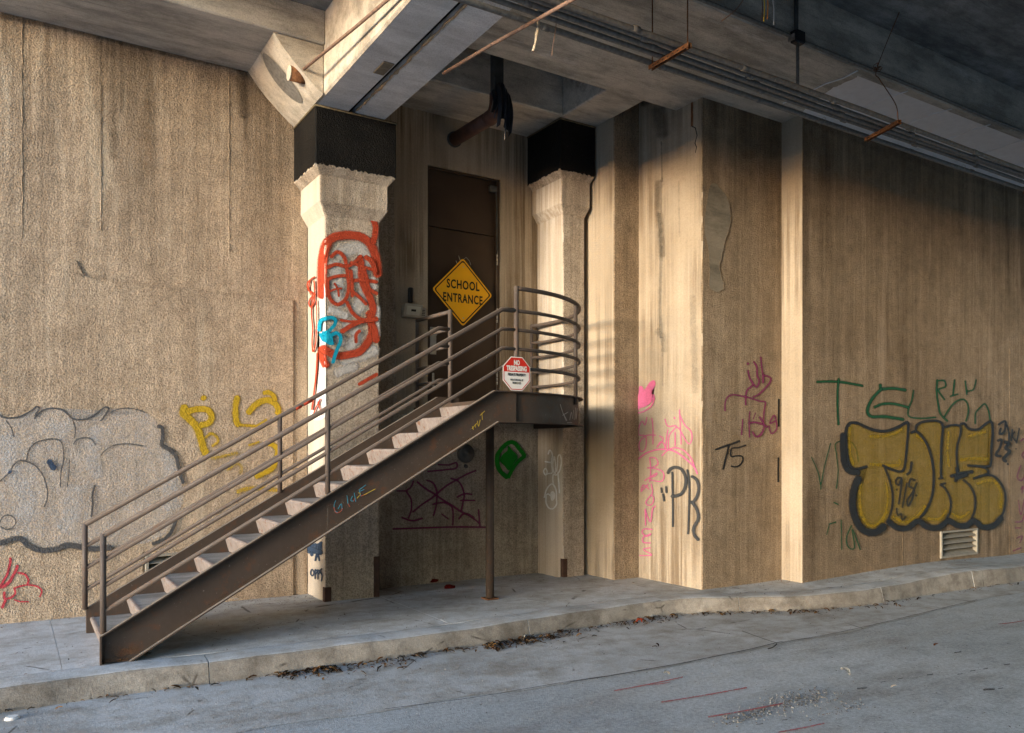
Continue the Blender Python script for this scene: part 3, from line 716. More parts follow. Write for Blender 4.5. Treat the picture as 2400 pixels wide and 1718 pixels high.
def ring_pt(deg, z, r=RR): return (RC.x + r * math.cos(rad(deg)), RC.y + r * math.sin(rad(deg)), z)
zr = [3.365, 3.13, 2.93, 2.73, 2.53]
AE = 16.0
for i, z in enumerate(zr):
    rail([ring_pt(-90 + (AE + 90) * j / 48, z) for j in range(49)], .0235 if i == 0 else .019)
    if i: rail([(4.367, YR, z - .045), (4.325, 9.12, z - .045)], .0185)
rail([(4.367, YR, 3.29), (4.325, 9.12, 3.29)], .0235)
post((4.325, 9.12, 2.20), (4.325, 9.12, 3.30))
post(ring_pt(-50, 2.20), ring_pt(-50, 3.365)); post(ring_pt(AE, 2.20), ring_pt(AE, 3.375)); 
rp = paint('red_overspray', (0.6, 0.05, 0.02), 1.0, .3)

# ================================================================== DOOR and fixtures
door = thing('steel_door', 'tall dark brown steel door behind the landing', 'door', (5.05, YB + .06, 2.2))
box('door_leaf', DX0 + .03, DX1 - .05, YB + .055, YB + .10, DZ0 + .01, 4.53, DOOR, door, .003)
box('transom_panel', DX0 + .03, DX1 - .05, YB + .06, YB + .10, 4.545, DZ1 - .03, DOOR, door, .003)
for x0, x1, z0, z1 in ((DX0 + .002, DX0 + .028, DZ0, DZ1 - .002), (DX1 - .048, DX1 - .002, DZ0, DZ1 - .002)):
    box('door_frame', x0, x1, YB + .02, YB + .11, z0, z1, DOOR, door, .003)
box('door_frame', DX0 + .03, DX1 - .05, YB + .021, YB + .11, DZ1 - .028, DZ1 - .003, DOOR, door, .002)
for z in (4.15, 3.38, 2.55):
    for i in range(4): tube('hinge', [(DX1 - .045, YB + .012, z + i * .05), (DX1 - .045, YB + .012, z + i * .05 + .042)], .010, GALV, door, 8)
tube('closer_cable', [(DX1 - .07, YB + .01, 5.2), (DX1 - .055, YB + .006, 4.9), (DX1 - .05, YB + .01, 4.3)], .010, CONDUIT_D, door, 8)
box('door_closer', DX1 - .16, DX1 - .05, YB + .0, YB + .05, 5.12, 5.2, CONDUIT_D, door, .006)
tube('door_knob', [(DX0 + .10, YB + .055, 3.16), (DX0 + .10, YB + .0, 3.16)], [.02, .034], GALV, door, 16)
box('lock_plate', DX0 + .055, DX0 + .145, YB + .048, YB + .054, 2.9, 3.25, GALV, door, .003)
box('pull_handle', DX0 + .07, DX0 + .10, YB + .01, YB + .03, 2.48, 2.66, GALV, door, .005)
# access box left of the door
ax0, ax1 = onY(944, 0, YB - .05).x, onY(996, 0, YB - .05).x; az0, az1 = onY(960, 745, YB - .05).z, onY(960, 714, YB - .05).z
ab = thing('access_box', 'grey metal hooded access box beside the brown door', 'box', (ax0, YB, az0))
prism('hood', [(YB - .002, az0), (YB - .07, az0 + .01), (YB - .13, az1 - .01), (YB - .13, az1), (YB - .002, az1)], 'X', ax0, ax1 - .06, VENT, ab, .004)
prism('face_plate', [(YB - .074, az0 + .03), (YB - .078, az0 + .03), (YB - .128, az1 - .03), (YB - .124, az1 - .03)], 'X', ax0 + .03, ax1 - .09, TRIM, ab)
prism('card_slot', [(YB - .10, az0 + .075), (YB - .104, az0 + .075), (YB - .112, az0 + .1), (YB - .108, az0 + .1)], 'X', ax0 + .09, ax1 - .15, HOLE, ab)
box('speaker_plate', ax1 - .058, ax1 + .03, YB - .03, YB - .002, az0 - .01, az1 - .02, GALV, ab, .004)
for i in range(4): box('speaker_slot', ax1 - .035, ax1 + .01, YB - .032, YB - .029, az1 - .055 - i * .02, az1 - .047 - i * .02, HOLE, ab)
c = onY(963, 700, YB - .05)
tag(box('antenna_stub', c.x - .028, c.x + .028, YB - .06, YB - .01, c.z - .05, c.z + .14, DARK, None, .01), 'stubby black plastic antenna above the grey access box', 'antenna')
# alarm bell under the landing
bc = onY(1095, 1063, YB - .06)
bell = thing('alarm_bell', 'round dark alarm bell on wall under the landing', 'bell', (bc.x, YB, bc.z))
bm = bmesh.new(); prof = [(.001, -.10), (.03, -.10), (.033, -.092), (.07, -.088), (.105, -.07), (.122, -.035), (.125, -.012), (.118, -.012)]
rg = [[bm.verts.new((bc.x + r * math.cos(2 * math.pi * j / 32), YB + y, bc.z + r * math.sin(2 * math.pi * j / 32))) for j in range(32)] for r, y in prof]
for A, B in zip(rg, rg[1:]):
    for j in range(32): bm.faces.new((A[j], A[(j + 1) % 32], B[(j + 1) % 32], B[j]))
bm_obj('gong', bm, simple('bell_paint', (.06, .06, .06), .5, .2, 20), bell, True)
tube('back_plate', [(bc.x, YB - .012, bc.z), (bc.x, YB + .003, bc.z)], .09, CONDUIT_D, bell, 24)
tube('striker', [(bc.x - .005, YB - .05, bc.z - .17), (bc.x + .0, YB + .0, bc.z - .16)], .024, CONDUIT_D, bell, 12)
def vent(label, V, Y, n):
    x0, x1, z0, z1 = V
    t = thing('wall_vent', label, 'vent', (x0, Y, z0))
    w = .028
    box('frame', x0 - .005, x0 + w, Y - .028, Y + .04, z0, z1, VENT, t, .003); box('frame', x1 - w, x1 + .005, Y - .028, Y + .04, z0, z1, VENT, t, .003)
    box('frame', x0 + w + .001, x1 - w - .001, Y - .027, Y + .04, z1 - w, z1, VENT, t, .003); box('frame', x0 + w + .001, x1 - w - .001, Y - .027, Y + .04, z0, z0 + w, VENT, t, .003)
    h = (z1 - z0 - 2 * w) / n
    for i in range(n):
        za = z0 + w + i * h
        prism('slat', [(Y - .022, za + .006), (Y - .018, za + .002), (Y + .075, za + h * .62), (Y + .071, za + h * .62 + .008)], 'X', x0 + w - .004, x1 - w + .004, VENT, t)
    box('dark_duct', x0 + .002, x1 - .002, Y + .12, Y + .175, z0 + .002, z1 - .002, HOLE, t)
vent('louvred vent low in the right wall under the yellow graffiti', VR, YRW, 4)
vent('louvred vent in the left wall, half hidden behind the stairs', VL, YC, 3)

# ================================================================== SIGNS
RX = Matrix.Rotation(rad(90), 3, 'X')
def rounded(poly, r, seg=5):
    out = []; n = len(poly)
    for i in range(n):
        p, a, b = Vector(poly[i]), Vector(poly[i - 1]), Vector(poly[(i + 1) % n])
        da, db = (a - p).normalized(), (b - p).normalized(); ang = da.angle(db); t = r / math.tan(ang / 2)
        c = p + (da + db).normalized() * (r / math.sin(ang / 2)); s0, s1 = p + da * t, p + db * t
        for j in range(seg + 1):
            q = s0.lerp(s1, j / seg) - c; out.append(tuple(c + q.normalized() * r))
    return out
def outline_band(name, outer, inner, Y, mat, parent):
    bm = bmesh.new(); A = [bm.verts.new((p[0], Y, p[1])) for p in outer]; B = [bm.verts.new((p[0], Y, p[1])) for p in inner]; n = len(A)
    for i in range(n): bm.faces.new((A[i], A[(i + 1) % n], B[(i + 1) % n], B[i]))
    return bm_obj(name, bm, mat, parent)
YSG = YB - .045
sc_ = onY(1085, 685, YSG); hw = (onY(1155, 694, YSG).x - onY(1014, 674, YSG).x) / 2; hh = (onY(1086, 605, YSG).z - onY(1084, 765, YSG).z) / 2
sgn = thing('warning_sign', 'yellow diamond SCHOOL ENTRANCE sign on the brown door', 'sign', (sc_.x, YSG, sc_.z))
def dia(k): return [(sc_.x - hw * k, sc_.z), (sc_.x, sc_.z - hh * k), (sc_.x + hw * k, sc_.z), (sc_.x, sc_.z + hh * k)]
prism('panel', rounded(dia(1), .035), 'Y', YSG, YSG + .004, YELLOW, sgn)
outline_band('border', rounded(dia(.945), .032), rounded(dia(.895), .030), YSG - .0012, SIGN_BLACK, sgn)
text('lettering', 'SCHOOL', .155, (sc_.x + .003, YSG - .0012, sc_.z + .088), RX, SIGN_BLACK, sgn, .72, .0042, .0003, 1.12)
text('lettering', 'ENTRANCE', .155, (sc_.x, YSG - .0012, sc_.z - .088), RX, SIGN_BLACK, sgn, .68, .0042, .0003, 1.12)
for dz in (.33, -.335): tube('bolt', [(sc_.x + .005, YSG, sc_.z + dz), (sc_.x + .005, YSG - .006, sc_.z + dz)], .009, GALV, sgn, 10)
for pts in ([(0.0, .42), (.05, .46), (.10, .42), (.12, .37)], [(-.03, .40), (-.05, .44), (-.06, .47)], [(-.08, .36), (-.10, .40)]):
    tube('tie_wire', [(sc_.x + a, YSG + .006, sc_.z + b) for a, b in pts], .0035, GALV, sgn, 6)
YN = YF - .048
nc = onY(1211, 876, YN); nw = (onY(1243, 878, YN).x - onY(1179, 874, YN).x) / 2; nh = (onY(1212, 836, YN).z - onY(1210, 915, YN).z) / 2
ns = thing('warning_sign', 'red and white octagonal NO TRESPASSING sign on the landing rail', 'sign', (nc.x, YN, nc.z))
def octa(k): return [(nc.x + nw * k * math.cos(rad(22.5 + 45 * i)) / math.cos(rad(22.5)), nc.z + nh * k * math.sin(rad(22.5 + 45 * i)) / math.cos(rad(22.5))) for i in range(8)]
prism('panel', octa(1), 'Y', YN, YN + .003, SIGN_WHITE, ns)
outline_band('border', octa(.95), octa(.905), YN - .0012, SIGN_RED, ns)
oc = octa(.94); zt = nc.z + .018
ed = nc.x + nw * .94
red = [(nc.x - nw * .94, zt), (nc.x + nw * .94, zt), oc[0], oc[1], oc[2], oc[3]]
pd('red_field', [(p[0], YN - .0016, p[1]) for p in red], [tuple(range(6))], SIGN_RED, ns)
text('lettering', 'NO', .068, (nc.x, YN - .0026, nc.z + .112), RX, SIGN_WHITE, ns, .66, .0038, .0002)
text('lettering', 'TRESPASSING', .068, (nc.x, YN - .0026, nc.z + .052), RX, SIGN_WHITE, ns, .60, .0036, .0002)
text('lettering', 'PRIVATE PROPERTY', .040, (nc.x, YN - .0018, nc.z - .012), RX, SIGN_BLACK, ns, .62, .0014, .0002)
text('lettering', 'VIOLATORS WILL BE', .030, (nc.x, YN - .0018, nc.z - .066), RX, SIGN_BLACK, ns, .58, .0006, .0002)
text('lettering', 'PROSECUTED', .030, (nc.x, YN - .0018, nc.z - .098), RX, SIGN_BLACK, ns, .58, .0006, .0002)
box('mounting_tab', nc.x - .03, nc.x + .03, YN + .004, YN + .012, nc.z - nh - .012, nc.z - nh + .03, GALV, ns)

# ================================================================== OVERHEAD services
cy = [5.30, 5.385, 5.46, 5.545, 5.70]
for i, y in enumerate(cy):
    lbl = ['metal conduit nearest the viewer in the hung bundle', 'second conduit of the hung bundle from the viewer', 'middle conduit of the hung bundle', 'fourth conduit of the hung bundle from the viewer', 'lone outer conduit of the hung bundle, nearest the wall'][i]
    pts = [(-4.2 + j * 2.0, y + .008 * math.sin(j * 1.9 + i), 5.315 + .010 * math.sin(j * 1.3 + i * 2)) for j in range(24)]
    t = thing('conduit', lbl, 'conduit', (3.4, y, 5.3), 'conduits in the hung bundle')
    tube('pipe', pts, [.026, .022, .024, .022, .027][i], CONDUIT, t, 10)
    for j in range(9):
        x = 3.2 + j * 1.35 + i * .17
        tube('coupling', [(x, y + .004 * math.sin(x), 5.315), (x + .07, y + .004 * math.sin(x), 5.315)], .028, CONDUIT, t, 10)
for (lbl, x, dx, wire) in (('rusty hanger bar under the conduits near the stepped pier', 5.10, 0.0, 1), ('rusty hanger bar on a bent wire in front of the grey paint', 8.34, -.15, 2), ('rusty hanger bar cut off by the right edge of the picture', 11.95, -.12, 1)):
    t = thing('conduit_hanger', lbl, 'hanger', (x, 5.5, 5.25))
    rot = Matrix.Rotation(math.atan2(dx, -.5) - math.pi if dx else 0, 3, 'Z')
    y0, y1 = 5.17, 5.66
    p0 = Vector((x + (.06 if dx else 0), y1 + .03, 5.262)); p1 = Vector((x - (.10 if dx else 0), y0, 5.262))
    d = (p1 - p0); L_ = d.length; ang = math.atan2(d.y, d.x)
    bm = bmesh.new(); R_ = Matrix.Rotation(ang, 3, 'Z'); mid = (p0 + p1) / 2
    bm_box(bm, -L_ / 2, L_ / 2, -.021, -.017, -.021, .021); bm_box(bm, -L_ / 2, L_ / 2, .017, .021, -.021, .021); bm_box(bm, -L_ / 2, L_ / 2, -.0165, .0165, .017, .021)
    bmesh.ops.rotate(bm, matrix=R_, verts=bm.verts, cent=(0, 0, 0)); bmesh.ops.translate(bm, vec=mid, verts=bm.verts)
    bm_obj('channel', bm, RUST, t)
    for q in range(7):
        c_ = p0.lerp(p1, .12 + q * .125)
        bm = bmesh.new(); bm_box(bm, -.014, .014, -.0225, .0225, -.006, .006, .003); bmesh.ops.rotate(bm, matrix=R_, verts=bm.verts, cent=(0, 0, 0)); bmesh.ops.translate(bm, vec=c_, verts=bm.verts); bm_obj('slot', bm, HOLE, t)
    if wire == 1:
        tube('hanger_rod', [p0 + Vector((0, -.03, 0)), (p0.x, p0.y - .03, 5.91)], .006, RUST, t, 8); tube('hanger_rod', [p1 + Vector((0, .03, 0)), (p1.x, p1.y + .03, 6.47)], .006, RUST, t, 8)
        tube('nut', [p1 + Vector((0, .03, -.03)), p1 + Vector((0, .03, -.018))], .014, RUST, t, 6)
    else:
        wp = [p1 + Vector((0, .02, .01)), p1 + Vector((-.02, .03, .18)), p1 + Vector((-.08, .10, .36)), p1 + Vector((-.13, .16, .50)), p1 + Vector((-.14, .18, .62)), p1 + Vector((.02, .02, 1.21))]
        tube('hanger_wire', catmull(wp, 6), .005, RUST, t, 6)
        kn = Vector(wp[4]); pts = [kn + Vector((random.uniform(-.05, .05), random.uniform(-.05, .05), random.uniform(-.04, .04))) for _ in range(16)]
        tube('wire_knot', catmull(pts, 4), .003, RUST, t, 5)
# little broken wire ties on the conduits
for x, y, r in ((6.35, 5.3, .03), (8.7, 5.3, .035), (8.2, 5.42, .03), (7.6, 5.66, .035), (10.4, 5.66, .035)):
    r *= .8
    pts = [(x, y + r * math.cos(a), 5.31 + r * math.sin(a) * 1.1) for a in [i * .5 for i in range(10)]]
    tag(tube('wire_tie', pts, .002, GALV, None, 5), {6.35: 'small pale wire tie on the conduits above the tall block', 8.7: 'wire tie on the near conduit beside the bent hanger', 8.2: 'wire tie on the second conduit before the bent hanger', 7.6: 'wire tie on the outer conduit above the sunlit strip', 10.4: 'wire tie on the outer conduit farthest to the right'}[x], 'wire')
# junction box and surface conduit on the broad beam
jb = thing('junction_box', 'black junction box on the broad beam with a stub of pipe below', 'box', (6.86, 5.45, 5.9))
box('case', 6.81, 6.95, 5.40, 5.475, 5.86, 5.985, DARK, jb, .008); box('lid', 6.814, 6.946, 5.391, 5.399, 5.864, 5.981, DARK, jb, .003)
tube('drop_pipe', [(6.86, 5.42, 5.86), (6.86, 5.42, 5.36)], .017, CONDUIT, jb, 10)
tube('riser_pipe', [(6.89, 5.46, 5.985), (6.89, 5.46, 6.465)], .022, CONDUIT_D, jb, 10)
box('strap', 6.78, 6.795, 5.40, 5.475, 5.87, 5.93, CONDUIT, jb)
tag(tube('surface_conduit', [(-1 + 3.62 + j, 5.46, 5.925 + .006 * math.sin(j * 2.2)) for j in range(24)], .019, CONDUIT, None, 8), 'thin pipe fixed along the lower edge of the broad beam', 'conduit')
# hanging cut cables at the top edge
wc = onY(1790, 40, 4.7)
t = thing('cut_cables', 'bunch of yellow, orange and white cut wires dangling from the deck', 'cable', (wc.x, wc.y, wc.z))
for du, v1, colr, r in ((-3, 50, (.10, .05, .04), .004), (2, 50, (.75, .50, .03), .005), (10, 45, (.80, .26, .03), .005), (18, 58, (.62, .58, .54), .005)):
    u0 = 1788 + du
    pts = [onY(u0 + (2 if i % 2 else 0) + i * (1.2 if du > 12 else 0), -150 + (v1 + 150) * i / 6, 4.7) for i in range(7)]
    pts[0].z = ZD2
    tube('wire', catmull(pts, 4), r, simple('wire_colour', colr, .5, .1, 9), t, 6)
tag(tube('loose_wire', catmull([onY(1780, -60, 4.75), onY(1745, -5, 4.75), onY(1722, 25, 4.75), onY(1690, 50, 4.75)], 6), .005, RUST_PIPE, None, 6), 'stiff brown wire sticking out beside the bunch of cut wires', 'wire')
# frayed cord and thin string on the rusty pipe
rope = simple('frayed_cord', (.52, .44, .33), .95, .2, 60, .002)
cp = [onY(1258, 30, 5.6), onY(1262, 60, 5.6), onY(1258, 80, 5.6), onY(1255, 100, 5.6), onY(1250, 119, 5.6)]
t = thing('frayed_cord', 'pale frayed cord dangling from the rusty pipe', 'cord', cp[0])
bm = bmesh.new(); pp = catmull(cp, 5); bm_tube(bm, pp, [random.uniform(.009, .017) for _ in pp], 7); bm_obj('cord', bm, rope, t, True)
for q in range(5):
    a = Vector(cp[0]) + Vector((random.uniform(-.05, .06), random.uniform(-.03, .03), random.uniform(-.02, .05)))
    tube('strand', catmull([a, cp[0] + Vector((.02, -.03, .03)), cp[1]], 4), .004, rope, t, 5)
sp_ = [onY(1305, 40, 5.6), onY(1302, 70, 5.6), onY(1297, 100, 5.6), onY(1293, 131, 5.6)]
t2 = thing('string', 'thin brown string hanging to the right of the frayed cord', 'cord', sp_[0])
tube('strand', catmull(sp_, 4), .004, RUST_PIPE, t2, 5)
tube('knot', catmull([sp_[0] + Vector((random.uniform(-.03, .03), 0, random.uniform(-.06, .0))) for _ in range(8)], 3), .0025, RUST_PIPE, t2, 5)
# drain pipe from the wall, riser and torn black sheet
dp = thing('drain_pipe', 'brown drain pipe coming out of wall above the door and turning up', 'pipe', (4.87, 8.6, 5.65))
tube('pipe', [(4.885, 9.24, 5.69), (4.86, 8.22, 5.63)], .085, BROWN_PIPE, dp, 20)
tube('pipe_elbow', catmull([(4.86, 8.26, 5.63), (4.858, 8.14, 5.64), (4.855, 8.08, 5.72), (4.855, 8.07, 5.85)], 4), .09, BROWN_PIPE, dp, 18)
box('riser_duct', 4.79, 4.92, 8.02, 8.12, 5.83, ZD2, CONDUIT_D, dp, .008)
tube('end_ring', [(4.885, 9.205, 5.69), (4.884, 9.17, 5.688)], .10, CONDUIT_D, dp, 20)
ts = thing('torn_sheet', 'torn black plastic sheet draped over the end of the drain pipe', 'sheet', (4.86, 8.1, 5.9))
bm = bmesh.new(); nn = 26
def drape(x0, x1, y, ztop, zb, ph, tail):
    G = []
    for i in range(nn + 1):
        t_ = i / nn; row = []
        for j in range(17):
            q_ = j / 16; fold = .022 * math.sin(t_ * 15 + ph + q_ * 1.5) * (.3 + q_)
            x = x0 + (x1 - x0) * t_; wd = 1 - .25 * q_
            x = (x0 + x1) / 2 + (x - (x0 + x1) / 2) * wd + .03 * q_ * math.sin(ph)
            zz = ztop - abs(t_ - .5) ** 2 * .25 - (ztop - zb + tail * math.sin(t_ * 9 + ph)) * q_
            row.append(bm.verts.new((x, y + fold - .05 * math.sin(q_ * 3.1), zz)))
        G.append(row)
    for A, B in zip(G, G[1:]):
        for j in range(16): bm.faces.new((A[j], B[j], B[j + 1], A[j + 1]))
drape(4.77, 4.93, 7.97, 5.95, 5.50, .4, .03); drape(4.86, 4.99, 8.00, 5.90, 5.40, 2.0, .05); drape(4.745, 4.84, 8.03, 5.88, 5.62, 4.0, .03)
bm_obj('sheet', bm, PLASTIC_SHEET, ts, True)
# access hatch in the deck
hq = [onZ(*p, ZD2) for p in [(1185, 98), (1230, 117), (1312, 66), (1270, 30)]]
hx0, hx1, hy0, hy1 = 4.94, 5.27, 7.3, 8.03
ht = thing('ceiling_hatch', 'brown rectangular hatch with pale trim in the deck above the door', 'hatch', (5.1, 7.6, ZD2))
box('panel', hx0 + .02, hx1 - .02, hy0 + .02, hy1 - .02, ZD2 - .02, ZD2 + .01, HATCH, ht)
for a in ((hx0, hx0 + .02, hy0, hy1), (hx1 - .02, hx1, hy0, hy1), (hx0 + .021, hx1 - .021, hy0, hy0 + .02), (hx0 + .021, hx1 - .021, hy1 - .02, hy1)): box('trim', *a, ZD2 - .03, ZD2 + .01, TRIM, ht)

# ================================================================== PAINT on the walls
def make_surf(kind):
    off = {'L': YC, 'M': YB - .010, 'R': YRW, 'BF': YBK}
    if kind in off:
        Y = off[kind]; return lambda u, v: (onY(u, v, Y), Vector((0, -1, 0)))
    if kind == 'BL': return lambda u, v: (onX(u, v, XBK), Vector((-1, 0, 0)))
    if kind == 'C1':
        def f(u, v):
            p = onY(u, v, 8.6)
            if p.x < 2.96: return onX(u, v, 2.96), Vector((-1, 0, 0))
            return p, Vector((0, -1, 0))
        return f
    if kind == 'C2':
        def f(u, v):
            p = onY(u, v, 8.6)
            if p.x < 6.19: return onX(u, v, 6.19), Vector((-1, 0, 0))
            return p, Vector((0, -1, 0))
        return f
    if kind == 'STR': return lambda u, v: (onY(u, v, YF - .0005), Vector((0, -1, 0)))
    if kind == 'LAND':
        def f(u, v):
            r = ray(u, v); a = r.x ** 2 + r.y ** 2; b = -2 * (r.x * LC.x + r.y * LC.y); c = LC.x ** 2 + LC.y ** 2 - (LR - .003) ** 2
            q = max(0, b * b - 4 * a * c); t = (-b - math.sqrt(q)) / (2 * a); p = Vector((r.x * t, r.y * t, HC + r.z * t))
            return p, Vector(((p.x - LC.x) / LR, (p.y - LC.y) / LR, 0))
        return f
    if kind == 'G': return lambda u, v: (onZ(u, v, ZR + .004), Vector((0, 0, 1)))
class Paint:
    """strokes and fills of one painted piece, given in photo pixels through a zoom frame (ox, oy, scale)"""
    def __init__(s, surf, ox=0, oy=0, sc=1.0):
        s.f = make_surf(surf); s.ox, s.oy, s.sc = ox, oy, sc; s.layer = 0.004; s.bm = None
    def start(s): s.bm = bmesh.new(); s.cov = s.bm.verts.layers.float.new('cov'); return s
    def at(s, p): return (s.ox + p[0] / s.sc, s.oy + p[1] / s.sc)
    def vert(s, uv, c, off):
        p, n = s.f(*uv); v = s.bm.verts.new(p + n * off); v[s.cov] = c; return v
    def stroke(s, pts, w, closed=False, sub=6, c=1.0, taper=True, straight=False):
        P = [Vector((*s.at(p), 0)) for p in pts]; w = w / s.sc
        P = [a.lerp(b, i / sub) for a, b in zip(P, P[1:]) for i in range(sub)] + [P[-1]] if straight or len(P) == 2 else catmull(P, sub, closed)
        if closed: P.append(P[0])
        n = len(P); prev = None
        d0 = (P[1] - P[0]).normalized(); d1 = (P[-1] - P[-2]).normalized()
        if not closed: P = [P[0] - d0 * w * .5] + P + [P[-1] + d1 * w * .5]; n += 2
        for i in range(n):
            a = P[max(0, i - 1)]; b = P[min(n - 1, i + 1)]
            d = (b - a); d = d.normalized() if d.length > 1e-6 else Vector((1, 0, 0)); sd = Vector((-d.y, d.x, 0))
            e = 0.0 if (not closed and i in (0, n - 1)) else c
            off = s.layer + i * 2e-5
            wk = w * (1 if closed else (.25 if i in (0, n - 1) else 1.0))
            cur = [s.vert((P[i] + sd * wk * k).xy, e * g, off) for k, g in ((-.88, 0), (-.48, .5), (-.2, 1), (.2, 1), (.48, .5), (.88, 0))]
            if prev:
                for j in range(5): s.bm.faces.new((prev[j], cur[j], cur[j + 1], prev[j + 1]))
            prev = cur
        s.layer += .0006
    def fill(s, pts, c=1.0, sub=5, soft=.0):
        P = catmull([Vector((*s.at(p), 0)) for p in pts], sub, True) if sub else [Vector((*s.at(p), 0)) for p in pts]
        f = s.bm.faces.new([s.vert(p.xy, c, s.layer) for p in P]); bmesh.ops.triangulate(s.bm, faces=[f], ngon_method='EAR_CLIP'); s.layer += .0006
    def done(s, name, mat, parent, label=None):
        bm = s.bm; me = bpy.data.meshes.new(name)
        if parent is not None: bm.transform(Matrix.Translation(-Vector(parent.location)))
        bm.to_mesh(me); bm.free(); s.bm = None
        o = link(name, me, mat, parent)
        if label: o['label'] = label
        return o
SILVER = paint('silver_spray', (0.74, 0.745, 0.745), .45, 1.4); SOOT = paint('grey_outline_spray', (0.085, 0.085, 0.088), .6, .8)
YEL = paint('yellow_spray', (0.55, 0.36, 0.015), .7, .8); REDS = paint('red_spray', (0.44, 0.055, 0.02), .9, .8, .9); PINKR = paint('pink_red_spray', (0.55, 0.06, 0.08), .45, .55)
WHT = paint('white_spray', (0.80, 0.79, 0.77), .8, .7, .7); CYAN = paint('cyan_spray', (0.0, 0.33, 0.50), 1.1, .35, .7)
PINK = paint('pink_marker', (0.60, 0.14, 0.29), .7, .7, .4); BLK = paint('black_spray', (0.020, 0.020, 0.021), .8, .7); BLKF = paint('black_fat_marker', (0.05, 0.052, 0.055), .75, .6, .4)
GRN = paint('green_spray', (0.008, 0.085, 0.028), .5, .9); MAG = paint('magenta_spray', (0.24, 0.03, 0.12), .4, .95); NAVY = paint('navy_spray', (0.035, 0.065, 0.12), .8, .5)
BRGRN = paint('bright_green_spray', (0.0, 0.20, 0.006), 1.2, .35); MUST = paint('mustard_fill', (0.42, 0.28, 0.012), .38, 1.4, grain=.75); MUSTD = paint('mustard_edge', (0.44, 0.29, 0.010), .35, 1.2)
CHALKW = paint('pale_scratch', (0.42, 0.39, 0.36), .8, .5, .1); OPQ = paint('chalk_cyan', (0.05, 0.30, 0.42), .9, .5, .1); OPR = paint('chalk_red', (0.45, 0.10, 0.06), .8, .5, .1); OPY = paint('chalk_yellow', (0.50, 0.36, 0.05), .8, .5, .1)
WTAG = paint('white_tag', (0.80, 0.79, 0.77), 1.2, .5, .3); RLINE = paint('red_road_line', (0.50, 0.12, 0.12), .55, .5, .3)

# --- left wall: faded silver piece
p = Paint('L', 0, 920, 4.06).start()
p.fill([(-20, 205), (30, 235), (110, 242), (190, 228), (260, 195), (345, 130), (390, 175), (450, 155), (520, 148), (590, 165), (690, 250), (760, 258), (840, 245), (1000, 140), (1060, 180), (1200, 148), (1380, 190), (1500, 300), (1560, 480), (1680, 620), (1720, 760), (1740, 1000), (1700, 1150), (1600, 1320), (1400, 1430), (1050, 1470), (760, 1470), (640, 1440), (520, 1480), (380, 1490), (260, 1440), (190, 1385), (100, 1395), (-20, 1430)], .52, 3)
for pts, w in (([(120, 420), (60, 600), (150, 800), (260, 1000), (200, 1200)], 260), ([(480, 300), (640, 380)], 200), ([(700, 900), (680, 1150), (600, 1300)], 240), ([(1560, 600), (1620, 800), (1580, 1100)], 200), ([(900, 330), (880, 600), (930, 800)], 180)): p.stroke(pts, w, c=.55)
p.done('graffiti', SILVER, wallL, 'faded silver bubble-letter graffiti, filled in')
p.start()
for pts, w in (([(-10, 205), (30, 235), (110, 242), (190, 228), (260, 195), (310, 165), (345, 135), (375, 150), (340, 210), (330, 250)], 22), ([(340, 230), (390, 180), (450, 155), (520, 150), (590, 165), (650, 210), (690, 250), (760, 258), (840, 245), (910, 205), (960, 165), (1000, 140), (1035, 150), (1005, 210), (960, 270)], 22),
               ([(1050, 190), (1120, 160), (1200, 148), (1290, 160), (1380, 190)], 12), ([(255, 640), (270, 560), (320, 490), (400, 455), (500, 440), (570, 460), (600, 520), (605, 640), (580, 760), (575, 900)], 16), ([(700, 490), (740, 445), (810, 430), (870, 445), (910, 500)], 16),
               ([(960, 600), (990, 560), (1060, 510), (1150, 490), (1250, 490), (1360, 510)], 14), ([(1500, 320), (1540, 340), (1550, 420), (1540, 500), (1620, 550), (1680, 620), (1700, 720), (1740, 860)], 55),
               ([(-10, 850), (60, 790), (105, 740), (130, 690), (190, 645), (260, 660), (340, 700), (410, 790), (445, 900), (450, 1000), (420, 1090)], 18), ([(0, 1230), (30, 1180), (90, 1165), (140, 1200), (150, 1240), (110, 1290), (50, 1300), (5, 1270)], 15),
               ([(870, 1180), (880, 1080), (880, 960), (905, 880)], 28), ([(640, 900), (655, 760), (660, 640)], 14), ([(-20, 1440), (100, 1400), (190, 1390), (260, 1450), (380, 1500), (520, 1490), (640, 1450), (760, 1470), (900, 1490), (1050, 1470)], 75), ([(1690, 1150), (1650, 1280), (1580, 1380), (1450, 1440)], 50), ([(60, 270), (110, 340), (130, 420)], 18), ([(690, 260), (715, 340), (710, 430)], 16)):
    p.stroke(pts, w * .72, c=.95)
p.done('graffiti_outline', SOOT, wallL, 'smoky dark outline of the silver letters')
p.start(); p.stroke([(465, 650), (490, 690), (515, 725)], 48); p.stroke([(85, 765), (105, 745)], 20); p.done('graffiti_spot', NAVY, wallL, 'small dark blue spray spot')
p = Paint('L', 400, 880, 5.8).start()
